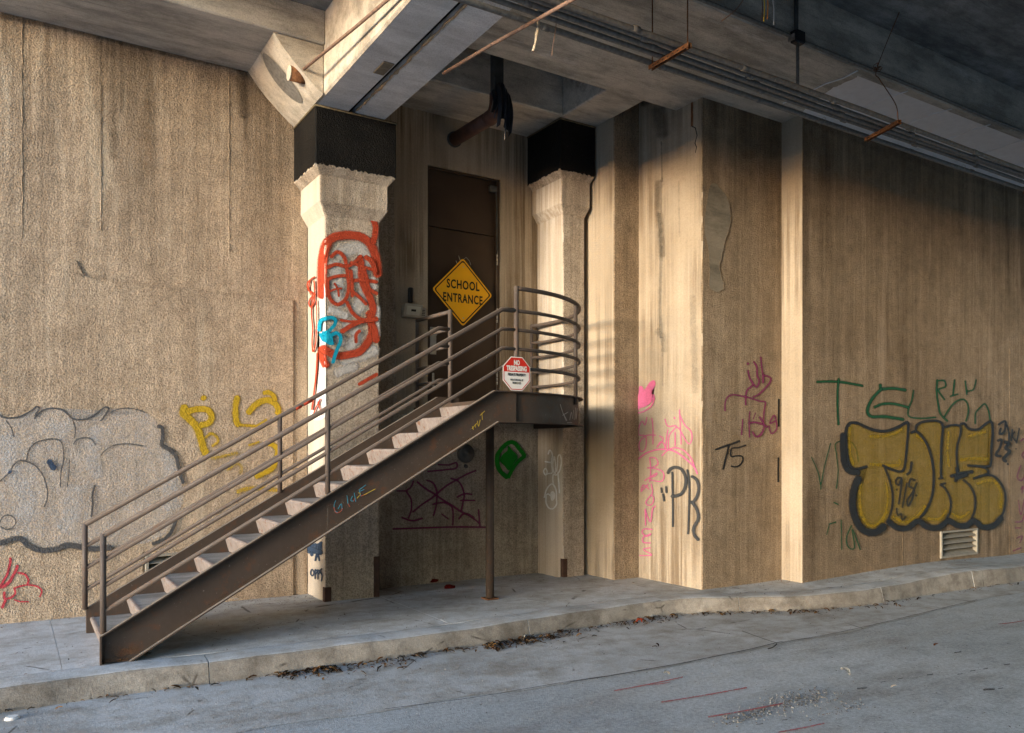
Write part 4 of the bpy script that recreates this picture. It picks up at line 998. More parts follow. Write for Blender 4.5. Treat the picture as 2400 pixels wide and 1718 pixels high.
for pts, w, c in (([(440, 290), (450, 320)], 90, .9), ([(190, 420), (170, 510), (230, 570), (300, 640), (360, 720), (390, 800), (420, 900), (450, 1010), (480, 1060)], 110, .95), ([(230, 500), (300, 470), (400, 455), (500, 470), (550, 540), (540, 620), (480, 660), (400, 680)], 95, .9), ([(470, 850), (540, 790), (620, 830), (640, 900), (560, 960)], 60, .6), ([(905, 290), (880, 400), (880, 520), (890, 620), (920, 680)], 95, .85), ([(930, 670), (1050, 680), (1180, 680), (1300, 600)], 60, .65), ([(1050, 510), (1100, 450), (1160, 390), (1260, 340), (1340, 340), (1420, 390), (1460, 460), (1450, 520)], 90, .95), ([(1260, 240), (1330, 230), (1390, 270), (1420, 340)], 75, .8), ([(1060, 950), (1200, 900)], 50, .6), ([(1320, 920), (1440, 990), (1430, 1150), (1380, 1260), (1280, 1320), (1150, 1380)], 90, .75), ([(550, 1130), (700, 1100), (900, 1050)], 70, .5), ([(900, 1580), (1100, 1530), (1440, 1560)], 90, .55), ([(760, 1280), (900, 1200), (960, 1260), (940, 1330)], 70, .5)):
    p.stroke(pts, w, c=c)
p.done('graffiti', YEL, wallL, 'yellow scrawl above the handrail')
p = Paint('L', 0, 1260, 9.025).start()
for pts, w in (([(220, 430), (215, 520), (190, 640), (150, 780), (90, 880), (20, 1010), (-20, 1070)], 55), ([(365, 590), (340, 680), (270, 810), (210, 920), (120, 1000), (40, 1050)], 65), ([(380, 740), (470, 760), (540, 790), (600, 900), (570, 1000)], 45), ([(330, 1060), (450, 1020), (600, 1000), (780, 1030), (880, 1120), (840, 1250)], 35), ([(90, 1150), (90, 1250), (110, 1330), (40, 1480)], 60), ([(120, 1290), (220, 1270), (320, 1180), (300, 1060)], 45), ([(300, 1310), (420, 1350), (600, 1350)], 30)):
    p.stroke(pts, w)
p.done('graffiti', PINKR, wallL, 'small red scribble low at the left edge')

# --- left column
p = Paint('C1', 710, 480, 3.25).start()
p.fill([(135, 690), (165, 600), (172, 800), (172, 1100), (172, 1420), (168, 1620), (60, 1620), (95, 1450), (118, 1250), (130, 1050), (125, 850)], 1.0, 3)
p.done('white_paint', WHT, c1, 'white paint running down the sunlit side')
p.start()
for pts, w in (([(260, 380), (420, 330), (480, 420), (420, 520), (480, 640), (430, 760), (380, 820)], 130), ([(230, 440), (260, 560), (260, 680), (300, 760)], 130), ([(320, 900), (420, 1000), (330, 1080)], 110), ([(250, 1000), (300, 1060)], 80), ([(200, 800), (330, 850)], 80), ([(300, 1200), (500, 1130), (550, 1100)], 110), ([(250, 1280), (400, 1230)], 90), ([(560, 780), (560, 1000)], 60), ([(520, 560), (540, 640)], 70)):
    p.stroke(pts, w, c=.8)
p.done('graffiti_fill', paint('grey_white_spray', (0.56, 0.54, 0.52), .45, .9, .8), c1, 'greyish white fill behind the red strokes')
p.start()
for pts, w in (([(150, 700), (148, 580), (150, 460), (165, 350), (200, 270), (260, 240), (340, 232), (420, 240), (490, 280), (530, 340), (555, 430), (565, 540)], 62), ([(510, 62), (535, 120), (550, 170), (545, 230), (530, 290)], 44), ([(430, 400), (440, 480), (445, 560), (470, 640), (510, 720), (530, 800), (510, 880), (540, 960), (555, 1040)], 52), ([(500, 820), (520, 920), (510, 1010), (440, 1110), (360, 1140), (260, 1150), (190, 1120), (150, 1090)], 55), ([(150, 1090), (150, 1160), (180, 1230)], 46), ([(210, 400), (260, 360), (310, 400), (330, 480), (340, 560), (345, 640), (320, 720), (260, 760), (205, 720), (185, 640), (185, 560)], 26), ([(180, 480), (250, 455), (330, 470), (400, 430), (440, 390)], 26), ([(190, 565), (260, 545), (330, 540)], 24), ([(360, 440), (440, 470), (540, 500)], 22), ([(370, 580), (460, 575), (560, 590)], 26), ([(330, 740), (370, 820), (430, 870), (480, 880)], 26), ([(355, 650), (420, 700), (480, 760)], 24), ([(370, 700), (370, 600), (360, 500)], 24), ([(235, 600), (260, 640), (270, 700)], 16), ([(200, 660), (260, 640), (290, 640)], 14), ([(460, 490), (480, 560), (500, 640), (560, 680)], 26), ([(290, 970), (350, 930), (430, 890), (500, 880), (560, 870)], 34), ([(280, 880), (350, 890), (420, 890)], 18), ([(400, 1050), (400, 990), (430, 960)], 24), ([(420, 1370), (490, 1330), (560, 1290)], 26), ([(470, 400), (520, 440), (545, 520)], 36)):
    p.stroke(pts, w)
for pts, w in (([(105, 550), (75, 570), (50, 600), (55, 650), (95, 680), (70, 720), (60, 750), (75, 780), (100, 740), (105, 660), (100, 580)], 11), ([(90, 700), (80, 820), (90, 940), (85, 1040), (92, 1120), (112, 1060), (118, 960)], 10), ([(70, 575), (60, 640), (80, 690)], 9), ([(118, 730), (122, 880), (115, 1000)], 7), ([(125, 1130), (120, 1260), (105, 1400), (85, 1560)], 12), ([(150, 1480), (110, 1560), (90, 1620)], 10), ([(130, 1500), (160, 1600)], 9)):
    p.stroke(pts, w)
p.done('graffiti', REDS, c1, 'thick red spray strokes wrapping the column edge')
p.start()
for pts, w in (([(140, 960), (150, 890), (190, 862), (235, 870), (240, 905), (215, 940), (185, 970), (165, 1000)], 22), ([(190, 1060), (200, 1010), (240, 980), (275, 995), (280, 1040), (260, 1090), (240, 1140), (222, 1205)], 22), ([(150, 985), (185, 1050), (225, 1060)], 18)): p.stroke(pts, w)
p.fill([(175, 960), (215, 1000), (222, 1060), (188, 1065), (160, 1000)], 1.0, 3)
p.done('graffiti', CYAN, c1, 'bright blue curl')
p = Paint('C1', 600, 1000, 2.706).start()
for x in (345, 362, 380, 398, 415): p.stroke([(x, 720 + (x % 3) * 12), (x - 6, 800 + (x % 5) * 8)], 20)
p.stroke([(330, 770), (420, 800)], 26); p.stroke([(385, 820), (380, 850)], 12); p.stroke([(402, 825), (405, 850)], 9)
for pts in ([(356, 905), (350, 930), (362, 946), (372, 925), (362, 903)], [(380, 905), (380, 965)], [(380, 905), (394, 918), (382, 935)], [(398, 905), (398, 968)], [(398, 907), (410, 920), (399, 938)], [(424, 900), (412, 915), (424, 940), (420, 980)]): p.stroke(pts, 7)
p.done('graffiti', NAVY, c1, 'dark blue lettering at the foot reading OPPS')
# --- right column: white tag
p = Paint('C2', 900, 1040, 4.933).start()
for pts, w in (([(1900, 120), (1920, 75), (1945, 110), (1950, 180), (1930, 215), (1865, 205)], 10), ([(1950, 130), (1940, 230), (1950, 330), (1900, 345), (1870, 360), (1850, 320), (1870, 285), (1890, 320), (1880, 355)], 9), ([(1970, 150), (1955, 240), (1965, 320), (1985, 340), (1985, 230), (1975, 150)], 9), ([(2000, 320), (2010, 230), (2015, 150), (2040, 130), (2055, 200), (2040, 300), (2000, 360), (1960, 360), (1960, 460), (1975, 500)], 9), ([(2015, 330), (2025, 450), (2033, 570)], 10), ([(1860, 620), (1880, 540), (1920, 480), (1960, 470), (1995, 540), (1998, 640), (2000, 700), (1960, 750), (1910, 740), (1880, 680), (1880, 610)], 10), ([(1855, 620), (1900, 580), (1930, 600), (1940, 570)], 9)): p.stroke(pts, w * 1.5)
p.fill([(1935, 560), (1965, 550), (1985, 590), (1975, 640), (1945, 660), (1930, 610)])
p.done('graffiti', WTAG, c2, 'thin white looping tag')
# --- middle wall under the landing
p = Paint('M', 900, 1040, 4.933).start()
for pts, w in (([(100, 985), (400, 975), (800, 962), (1175, 965)], 28), ([(340, 430), (310, 500), (260, 550), (310, 640), (315, 760), (280, 860)], 24), ([(380, 440), (480, 520), (580, 580), (680, 650), (780, 710), (880, 780), (1000, 840), (1100, 920)], 28), ([(490, 420), (560, 450), (600, 520), (610, 600), (600, 720), (570, 830)], 26), ([(330, 790), (440, 700), (560, 620), (700, 500), (830, 420), (960, 350), (1060, 310)], 26), ([(770, 400), (850, 430), (900, 500), (925, 600), (905, 700), (890, 780)], 26), ([(840, 620), (920, 580), (1015, 585)], 26), ([(880, 655), (1050, 655)], 24), ([(560, 700), (680, 680), (770, 720), (795, 800), (790, 940)], 26), ([(1090, 760), (1095, 840), (1105, 950)], 26), ([(860, 870), (900, 820), (960, 810), (1040, 860)], 28), ([(200, 850), (320, 890), (440, 860)], 28), ([(620, 240), (740, 245), (830, 220), (830, 280), (720, 300), (500, 320)], 26), ([(140, 545), (260, 545)], 24), ([(660, 810), (740, 870)], 20)): p.stroke(pts, w, c=.85)
p.done('graffiti', MAG, wallM, 'dim magenta scribble with underline')
p.start()
for pts, w in (([(1310, 120), (1360, 50), (1430, -10), (1500, -10), (1560, 60), (1620, 140)], 38), ([(1620, 140), (1540, 210), (1480, 290), (1430, 390)], 34), ([(1420, 390), (1350, 330), (1310, 260), (1300, 180), (1310, 120)], 40)): p.stroke(pts, w)
p.fill([(1430, 20), (1480, 80), (1540, 150), (1490, 230), (1440, 310), (1390, 260), (1330, 190), (1370, 120), (1420, 80)], 1.0, 3)
p.done('graffiti', BRGRN, wallM, 'bright green painted diamond')
# --- block, sunlit side
p = Paint('BL', 1470, 860, 3.53).start()
for pts, w in (([(165, 415), (150, 480), (125, 450), (100, 500), (100, 560), (150, 570), (160, 620), (150, 680), (115, 700), (100, 650), (120, 600), (170, 565), (240, 565)], 9), ([(205, 425), (215, 500), (215, 640)], 9), ([(270, 570), (300, 600), (250, 660)], 10), ([(250, 665), (280, 620), (310, 640), (320, 680), (330, 580), (340, 520)], 10), ([(315, 430), (340, 490), (410, 490), (350, 570), (345, 680)], 9), ([(393, 415), (396, 430)], 12), ([(400, 540), (400, 655)], 9), ([(436, 355), (440, 440), (450, 640)], 9), ([(440, 400), (480, 480), (530, 530), (540, 590), (520, 635), (490, 610), (440, 520), (410, 495)], 9), ([(80, 780), (150, 720), (250, 685), (350, 685), (420, 710), (500, 770), (560, 830), (585, 885)], 13), ([(290, 735), (340, 690), (400, 668), (470, 690), (530, 750), (560, 820)], 10)): p.stroke(pts, w)
for pts, w in (([(190, 750), (200, 850), (190, 950)], 9), ([(190, 750), (240, 755), (260, 800), (220, 830), (170, 835), (230, 840), (290, 860), (310, 900), (290, 945), (220, 940), (190, 920), (240, 900), (245, 880), (150, 940)], 9), ([(180, 970), (140, 1010), (120, 1030), (135, 980), (160, 985), (185, 1010)], 9), ([(205, 970), (215, 1040), (185, 1080), (160, 1120), (180, 1145), (215, 1130), (225, 1080), (200, 1060)], 9), ([(240, 1150), (215, 1180), (200, 1280), (170, 1230), (155, 1175), (160, 1310)], 10), ([(215, 1345), (150, 1340), (130, 1370), (170, 1400), (205, 1380), (140, 1410), (140, 1450), (200, 1455)], 10), ([(200, 1495), (140, 1510), (210, 1555), (110, 1560)], 9)): p.stroke(pts, w)
p.fill([(62, 270), (100, 230), (105, 165), (130, 160), (150, 190), (190, 130), (230, 110), (240, 150), (205, 215), (230, 250), (200, 300), (150, 330), (110, 345), (68, 390)], .68, 3)
for pts in ([(70, 385), (140, 370), (200, 330), (230, 270), (225, 230)], [(10, 320), (60, 290)], [(75, 395), (75, 380)]): p.stroke(pts, 11)
p.done('graffiti', PINK, block, 'pink tag and vertical pink letters')
p.start()
for pts, w in (([(380, 870), (382, 1000), (385, 1150), (385, 1320)], 15), ([(345, 880), (365, 845), (410, 830), (460, 850), (490, 910), (490, 980), (465, 1040), (420, 1065), (375, 1070)], 24), ([(505, 850), (520, 950), (522, 1100), (512, 1380)], 14), ([(540, 905), (580, 930), (600, 990), (590, 1060), (560, 1110), (530, 1120)], 22), ([(550, 1120), (590, 1190), (595, 1260), (560, 1330), (565, 1390), (600, 1430)], 24), ([(290, 1000), (295, 1040)], 14), ([(330, 990), (334, 1040)], 14), ([(305, 1050), (315, 1110)], 13)): p.stroke(pts, w)
p.done('graffiti', BLKF, block, 'black letters PK with broad strokes')
p = Paint('BF', 1660, 820, 5.415).start()
for pts, w in (([(90, 1265), (200, 1225), (320, 1185), (395, 1155)], 24), ([(260, 1205), (230, 1330), (185, 1515)], 24), ([(475, 1210), (380, 1240), (290, 1255), (285, 1350), (350, 1345), (420, 1350), (435, 1400), (400, 1460), (340, 1485), (285, 1475)], 18)): p.stroke(pts, w)
p.done('graffiti', BLK, block, 'black T5')
p.start()
for pts, w in (([(490, 175), (510, 175)], 40), ([(500, 260), (520, 360), (560, 440), (490, 510), (470, 600), (470, 700)], 32), ([(570, 150), (610, 220), (615, 320), (640, 400), (610, 470), (570, 440)], 34), ([(660, 90), (670, 200), (690, 310), (760, 340), (790, 380), (740, 460), (640, 560), (560, 600)], 30), ([(690, 310), (690, 420)], 40), ([(205, 775), (210, 660), (250, 590), (320, 570), (430, 590), (520, 610), (640, 650), (715, 665), (700, 780), (690, 930)], 26), ([(430, 880), (415, 1080)], 26), ([(520, 780), (510, 900), (515, 1110)], 24), ([(500, 930), (590, 920), (690, 950), (740, 980)], 36), ([(550, 1040), (600, 1100), (660, 1070), (700, 960), (640, 850)], 34), ([(760, 960), (790, 1060), (850, 1020), (860, 960), (830, 830), (770, 930), (850, 900)], 26), ([(590, 800), (560, 880)], 18)): p.stroke(pts, w, c=.85)
p.done('graffiti', MAG, block, 'faint magenta scrawl')
# --- right wall: green letters, then the yellow piece
p = Paint('R', 1900, 860, 3.69).start()
for pts, w in (([(50, 130), (150, 125), (250, 130), (350, 145), (450, 165)], 28), ([(240, 100), (230, 200), (230, 350), (237, 500)], 26), ([(600, 150), (610, 190), (700, 185), (820, 200)], 34), ([(610, 190), (540, 260), (495, 340), (490, 400), (530, 430), (640, 430), (800, 455)], 36), ([(545, 350), (620, 320), (720, 320), (840, 350)], 30), ([(885, 200), (870, 290), (840, 370), (850, 430), (950, 445), (1080, 435)], 18), ([(1090, 110), (1085, 220), (1100, 330), (1120, 410), (1180, 470)], 22), ([(1090, 120), (1150, 120), (1160, 170), (1100, 200), (1155, 285)], 18), ([(1240, 110), (1225, 250)], 20), ([(1200, 255), (1270, 235)], 16), ([(1330, 120), (1345, 240)], 18), ([(1340, 210), (1400, 195), (1425, 110)], 16), ([(1150, 430), (1200, 350), (1250, 300), (1310, 280), (1350, 320), (1355, 400), (1335, 470)], 18), ([(1415, 490), (1420, 400), (1460, 350), (1500, 320), (1530, 380), (1545, 460)], 16), ([(0, 780), (60, 920), (80, 1020), (110, 870), (165, 660)], 11), ([(80, 1000), (80, 1060)], 11), ([(215, 1050), (230, 900), (215, 760), (210, 660), (320, 640), (380, 700), (405, 820)], 12), ([(150, 1360), (210, 1340)], 14), ([(255, 1320), (260, 1580)], 11), ([(345, 1370), (300, 1480), (320, 1560), (370, 1560), (350, 1400), (420, 1580)], 13), ([(130, 1450), (150, 1370)], 10), ([(190, 1170), (230, 1190)], 14)): p.stroke(pts, w, c=.85)
p.done('graffiti', GRN, wallR, 'dark green letters TE and RIP')
p.start()
body = [(300, 560), (320, 495), (380, 480), (470, 530), (560, 550), (660, 550), (740, 510), (815, 480), (830, 560), (900, 560), (915, 490), (1000, 470), (1100, 475), (1130, 510), (1200, 500), (1270, 510), (1300, 495), (1360, 540), (1450, 525), (1530, 475), (1555, 540), (1550, 680), (1540, 840), (1510, 930), (1600, 970), (1660, 1070), (1665, 1200), (1620, 1310), (1540, 1365), (1440, 1350), (1390, 1300), (1330, 1340), (1240, 1340), (1180, 1290), (1130, 1345), (1040, 1360), (960, 1300), (890, 1350), (800, 1370), (710, 1350), (660, 1300), (610, 1370), (530, 1410), (450, 1370), (400, 1260), (380, 1120), (400, 990), (480, 870), (400, 890), (330, 860), (305, 760)]
p.fill(body, .78, 3)
p.done('graffiti_fill', MUST, wallR, 'patchy mustard yellow letter fill')
p.start()
for pts, w in (([(330, 520), (320, 640), (330, 760), (360, 850)], 45), ([(420, 1010), (410, 1120), (430, 1270), (500, 1370), (590, 1340), (650, 1240)], 50), ([(640, 1000), (655, 1130), (640, 1250)], 34), ([(500, 600), (600, 600), (700, 580), (780, 540)], 40), ([(760, 800), (740, 850), (640, 850), (500, 840)], 50), ([(700, 1290), (800, 1340), (900, 1300), (980, 1200)], 45), ([(1000, 700), (960, 640), (900, 590)], 36), ([(1420, 1010), (1560, 980), (1630, 1080), (1630, 1220)], 45), ([(1200, 1260), (1280, 1300), (1360, 1250)], 40), ([(1000, 1310), (1100, 1310), (1160, 1240)], 40), ([(1280, 800), (1420, 790), (1520, 800)], 50), ([(1180, 560), (1170, 700), (1180, 860)], 34), ([(1350, 600), (1500, 560)], 40)): p.stroke(pts, w, c=.8)
p.done('graffiti_fill', MUSTD, wallR, 'brighter yellow rims inside the letters')
p.start()
for pts, w in (([(830, 500), (815, 480), (740, 520), (640, 555), (540, 548), (450, 515), (380, 485), (320, 490), (290, 550), (290, 660), (300, 780), (330, 860), (380, 885), (470, 860)], 24), ([(605, 850), (680, 885), (760, 905), (795, 870), (810, 760), (820, 640), (830, 500)], 20), ([(620, 860), (660, 960), (690, 1080), (690, 1200), (660, 1310)], 16), ([(265, 580), (262, 700), (275, 830), (320, 900), (400, 915)], 50), ([(400, 960), (360, 1050), (345, 1180), (370, 1310), (440, 1410), (540, 1430), (620, 1370)], 62), ([(850, 570), (900, 560), (960, 620), (1010, 720), (1040, 850), (1045, 1000), (1030, 1120), (980, 1240), (930, 1300)], 20), ([(890, 560), (905, 500), (980, 470), (1090, 470), (1125, 520), (1115, 650), (1110, 800), (1110, 950)], 20), ([(1130, 525), (1200, 505), (1270, 510), (1280, 570), (1250, 680), (1245, 800), (1260, 900)], 17), ([(1275, 500), (1310, 490), (1350, 535), (1430, 540), (1500, 490), (1545, 475), (1555, 560), (1545, 700), (1540, 830), (1510, 860), (1340, 852)], 20), ([(1440, 862), (1500, 880), (1510, 920), (1400, 965)], 16), ([(1390, 965), (1480, 935), (1570, 950), (1640, 1030), (1665, 1130), (1650, 1250), (1600, 1320)], 18), ([(1300, 975), (1360, 1030), (1400, 1120), (1400, 1230), (1370, 1310)], 17), ([(1100, 1015), (1150, 1060), (1190, 1150), (1185, 1250), (1150, 1310)], 16), ([(650, 1330), (730, 1390), (820, 1390), (910, 1330), (980, 1380), (1080, 1390), (1170, 1330), (1250, 1370), (1330, 1370), (1390, 1330), (1470, 1385), (1560, 1370), (1630, 1300)], 48), ([(1190, 945), (1280, 920), (1380, 905)], 26), ([(1240, 870), (1250, 940), (1230, 990)], 24), ([(1230, 960), (1330, 930)], 36), ([(1085, 965), (1125, 960)], 16), ([(1100, 1015), (1145, 1005)], 15),
               ([(765, 960), (730, 960), (715, 1000), (740, 1020), (765, 970), (755, 1080), (740, 1185)], 14), ([(850, 820), (840, 900), (810, 930)], 18), ([(810, 1000), (790, 1110), (770, 1215)], 13), ([(880, 980), (840, 970), (830, 1030), (870, 1060), (850, 1150), (820, 1200), (815, 1150), (860, 1080), (895, 1000)], 15), ([(720, 1220), (730, 1280), (760, 1270), (770, 1320), (800, 1290)], 12), ([(720, 1055), (722, 1065)], 14), ([(888, 1105), (892, 1115)], 14)): p.stroke(pts, w)
for pts, w in (([(1600, 500), (1660, 470), (1650, 560), (1610, 580), (1620, 530)], 17), ([(1670, 500), (1690, 560), (1690, 640)], 15), ([(1720, 540), (1710, 640)], 12), ([(1740, 560), (1720, 600), (1755, 650)], 11), ([(1780, 530), (1755, 660)], 11), ([(1748, 705), (1752, 712)], 12), ([(1590, 640), (1625, 630), (1610, 700), (1575, 760), (1620, 770)], 20), ([(1650, 650), (1690, 660), (1660, 700), (1695, 730), (1660, 770), (1640, 800), (1665, 815)], 26), ([(1678, 835), (1680, 845)], 14)): p.stroke(pts, w)
p.done('graffiti_outline', BLK, wallR, 'black bubble-letter outline with drop shadow')
p.start()
for pts, w in (([(1790, 640), (1830, 620), (1850, 700), (1800, 760), (1840, 800)], 18), ([(1790, 850), (1760, 950), (1800, 980), (1840, 900)], 18), ([(1790, 1060), (1810, 1030), (1800, 1090)], 14), ([(1770, 1150), (1790, 1280), (1820, 1140)], 14), ([(1740, 1340), (1800, 1330), (1820, 1260)], 16), ([(1740, 1390), (1790, 1390)], 14), ([(1750, 1480), (1800, 1460), (1780, 1520)], 14), ([(1720, 1590), (1790, 1560)], 16)): p.stroke(pts, w, c=.75)
p.done('graffiti', MAG, wallR, 'faint pink scribbles at the right edge')
# --- chalk and scratches on the stair
p = Paint('STR', 660, 860, 3.867).start()
for pts in ([(490, 1210), (475, 1250), (480, 1300), (510, 1320)], [(510, 1285), (540, 1240), (545, 1300)], [(590, 1165), (600, 1240)], [(640, 1170), (625, 1210), (650, 1215)], [(655, 1140), (670, 1220)], [(700, 1110), (715, 1170)], [(705, 1110), (760, 1070)], [(700, 1130), (745, 1110)]): p.stroke(pts, 5, sub=4)
p.done('chalk_writing', OPQ, stair, 'blue chalk letters reading GHOBE')
p.start()
for pts in ([(470, 1270), (490, 1320), (530, 1310), (550, 1280)], [(600, 1240), (615, 1265)], [(650, 1215), (660, 1190)], [(715, 1170), (770, 1150)]): p.stroke(pts, 5, sub=4)
p.done('chalk_writing', OPR, stair)
p.start()
for pts in ([(680, 1190), (710, 1150), (690, 1140)], [(740, 1160), (845, 1105)]): p.stroke(pts, 5, sub=4)
p.done('chalk_writing', OPY, stair)
p = Paint('STR', 980, 640, 3.867).start()
for pts in ([(490, 1390), (500, 1420)], [(515, 1370), (520, 1400)], [(535, 1340), (545, 1390), (560, 1330)], [(575, 1270), (580, 1330)], [(560, 1290), (600, 1250)], [(485, 1410), (530, 1360)]): p.stroke(pts, 6, sub=4, c=.8)
p.done('chalk_writing', OPY, stair, 'faint yellow scrawl near the landing')
p = Paint('LAND', 980, 640, 3.867).start()
for pts in ([(1285, 1190), (1310, 1270), (1340, 1340)], [(1355, 1260), (1305, 1290)], [(1310, 1270), (1345, 1335)], [(1370, 1330), (1385, 1260), (1395, 1320)], [(1405, 1240), (1410, 1330)], [(1420, 1220), (1425, 1330), (1436, 1225)], [(1345, 1356), (1390, 1356)]): p.stroke(pts, 5, sub=4)
p.done('scratched_letters', CHALKW, stair, 'pale letters scratched on the landing edge')
# --- red line marks on the road
p = Paint('G').start()
for a, b, w in (((1440, 1620), (1600, 1588), 5), ((1550, 1647), (1750, 1613), 6), ((1660, 1682), (1835, 1650), 7), ((1825, 1718), (1932, 1697), 7), ((2340, 1464), (2400, 1456), 4), ((560 + 960, 1607), (1570, 1601), 3)):
    p.stroke([a, ((a[0] + b[0]) / 2, (a[1] + b[1]) / 2 + 1), b], w * .75, c=.5)
structure(p.done('painted_marking', RLINE, None))

# ================================================================== LITTER, leaves, grit
def vcol_mat(name, rough=.85, bump=0.0):
    m = M(name, rough, .2); a = m.n('ShaderNodeAttribute'); a.attribute_name = 'col'
    m.color(m.mix(1.0, a.outputs['Color'], m.ramp(m.noise(60, 3), (.3, .7), (.65, 1.1)), 'MULTIPLY'))
    return m.m
LITTER = vcol_mat('litter'); GRIT = vcol_mat('grit')
rnd = random.Random(21)
def leaf_geom(bm, cl, pos, ln, wd, yaw, curl, tilt, c):
    R = Matrix.Rotation(yaw, 3, 'Z') @ Matrix.Rotation(tilt, 3, 'X'); rows = []
    for i in range(4):
        t = i / 3; hw = wd * (.25, 1.0, .85, .08)[i] * .5; zc = curl * (math.sin(t * math.pi) * .5 + t * t * .4)
        rows.append([bm.verts.new(Vector(pos) + R @ Vector((k * hw, (t - .5) * ln, zc + abs(k) * curl * .35))) for k in (-1, 0, 1)])
    fs = []
    for A, B in zip(rows, rows[1:]):
        for j in range(2): fs.append(bm.faces.new((A[j], A[j + 1], B[j + 1], B[j])))
    for f in fs:
        for l in f.loops: l[cl] = (*c, 1)
def crumpled(bm, cl, pos, r, c, flat=.5, seed=0):
    q = random.Random(seed); g = bmesh.ops.create_icosphere(bm, subdivisions=2, radius=1.0)
    for v in g['verts']:
        k = q.uniform(.55, 1.15); v.co = Vector((v.co.x * k * r, v.co.y * k * r * .8, max(-.15, v.co.z) * k * r * flat)) + Vector(pos)
    for f in {f for v in g['verts'] for f in v.link_faces}:
        for l in f.loops: l[cl] = (*c, 1)
BROWNS = [(.24, .15, .08), (.17, .115, .07), (.32, .22, .12), (.13, .10, .07), (.42, .31, .18), (.30, .26, .21), (.22, .19, .155)]
def new_litter(): bm = bmesh.new(); return bm, bm.loops.layers.color.new('col')
bm, cl = new_litter()
def gutter_pt(x, d): return (x, kerb_y(x) - .055 - d, ZR + .012)
for x0, x1, n, spread in ((-.6, 1.2, 45, .05), (1.2, 1.9, 25, .06), (1.85, 2.35, 230, .10), (2.35, 3.0, 130, .16), (3.0, 3.7, 50, .06), (3.75, 4.35, 300, .12), (4.3, 4.9, 130, .16), (4.9, 5.4, 40, .08), (5.4, 6.2, 150, .12), (6.2, 7.0, 60, .06), (7.0, 7.8, 120, .09), (7.8, 9.6, 70, .09), (9.6, 13, 50, .07)):
    for _ in range(n):
        x = rnd.uniform(x0, x1); d = abs(rnd.gauss(0, spread)); ln = rnd.choice((.014, .022, .032, .05)) * rnd.uniform(.7, 1.5)
        leaf_geom(bm, cl, gutter_pt(x, d), ln, ln * rnd.uniform(.15, .6), rnd.uniform(0, 6.3), ln * rnd.uniform(.05, .5), rnd.uniform(-.5, .5), rnd.choice(BROWNS))
for _ in range(420):                                    # sparse crumbs on the apron and road
    x = rnd.uniform(-.3, 9.5); y = rnd.uniform(2.6, 6.5)
    if y > kerb_y(x) - .1: continue
    ln = rnd.uniform(.008, .02); leaf_geom(bm, cl, (x, y, ZR + .009), ln, ln * .5, rnd.uniform(0, 6.3), ln * .2, rnd.uniform(-.3, .3), rnd.choice(BROWNS))
stuff(tag(bm_obj('leaf_litter', bm, LITTER), 'brown leaf litter and crumbs gathered along the foot of the kerb', 'leaf litter'))
bm, cl = new_litter()
for x0, x1, y0, y1, n in ((-.4, 3.0, 8.95, 9.15, 120), (.8, 2.9, 8.6, 9.1, 150), (3.7, 6.1, 8.4, 9.15, 120), (7.1, 8.4, 6.7, 6.9, 70), (8.6, 13, 6.4, 6.58, 120), (-.3, 6.5, 6.9, 8.5, 260), (6.6, 12, 6.1, 6.6, 120)):
    for _ in range(n):
        x, y = rnd.uniform(x0, x1), rnd.uniform(y0, y1)
        if y < kerb_y(x) + .05: continue
        ln = rnd.uniform(.006, .022); leaf_geom(bm, cl, (x, y, walk_z(x) + .008), ln, ln * rnd.uniform(.3, .8), rnd.uniform(0, 6.3), ln * .3, rnd.uniform(-.4, .4), rnd.choice(BROWNS + [(.45, .42, .38), (.40, .22, .08)]))
stuff(tag(bm_obj('sidewalk_crumbs', bm, LITTER), 'scattered crumbs, twigs and leaf bits on the sidewalk', 'debris'))
bm, cl = new_litter()
def pebble(x, y, z, r, c):
    g = bmesh.ops.create_icosphere(bm, subdivisions=1, radius=r)
    sx, sy, sz = rnd.uniform(.7, 1.3), rnd.uniform(.7, 1.3), rnd.uniform(.5, .8)
    for v in g['verts']: v.co = Vector((v.co.x * sx + x, v.co.y * sy + y, v.co.z * sz + z))
    for f in {f for v in g['verts'] for f in v.link_faces}:
        for l in f.loops: l[cl] = (*c, 1)
GC = [(.52, .51, .49), (.44, .42, .39), (.36, .34, .31), (.62, .61, .58), (.30, .28, .26)]
for (u, v), n, sx, sy in (((1880, 1640), 420, .34, .15), ((1760, 1678), 220, .30, .09), ((1970, 1665), 70, .3, .08)):
    c = onZ(u, v, ZR)
    for _ in range(n): pebble(c.x + rnd.gauss(0, sx * .55), c.y + rnd.gauss(0, sy * .6), ZR + .004, rnd.uniform(.003, .0075), rnd.choice(GC))
for _ in range(700):
    x = rnd.uniform(-.2, 11); y = rnd.uniform(2.4, 6.4)
    if y < kerb_y(x) - .12: pebble(x, y, ZR + .006, rnd.uniform(.002, .0055), rnd.choice(GC))
stuff(tag(bm_obj('gravel', bm, GRIT), 'loose gravel in small heaps and scattered over the road', 'gravel'))
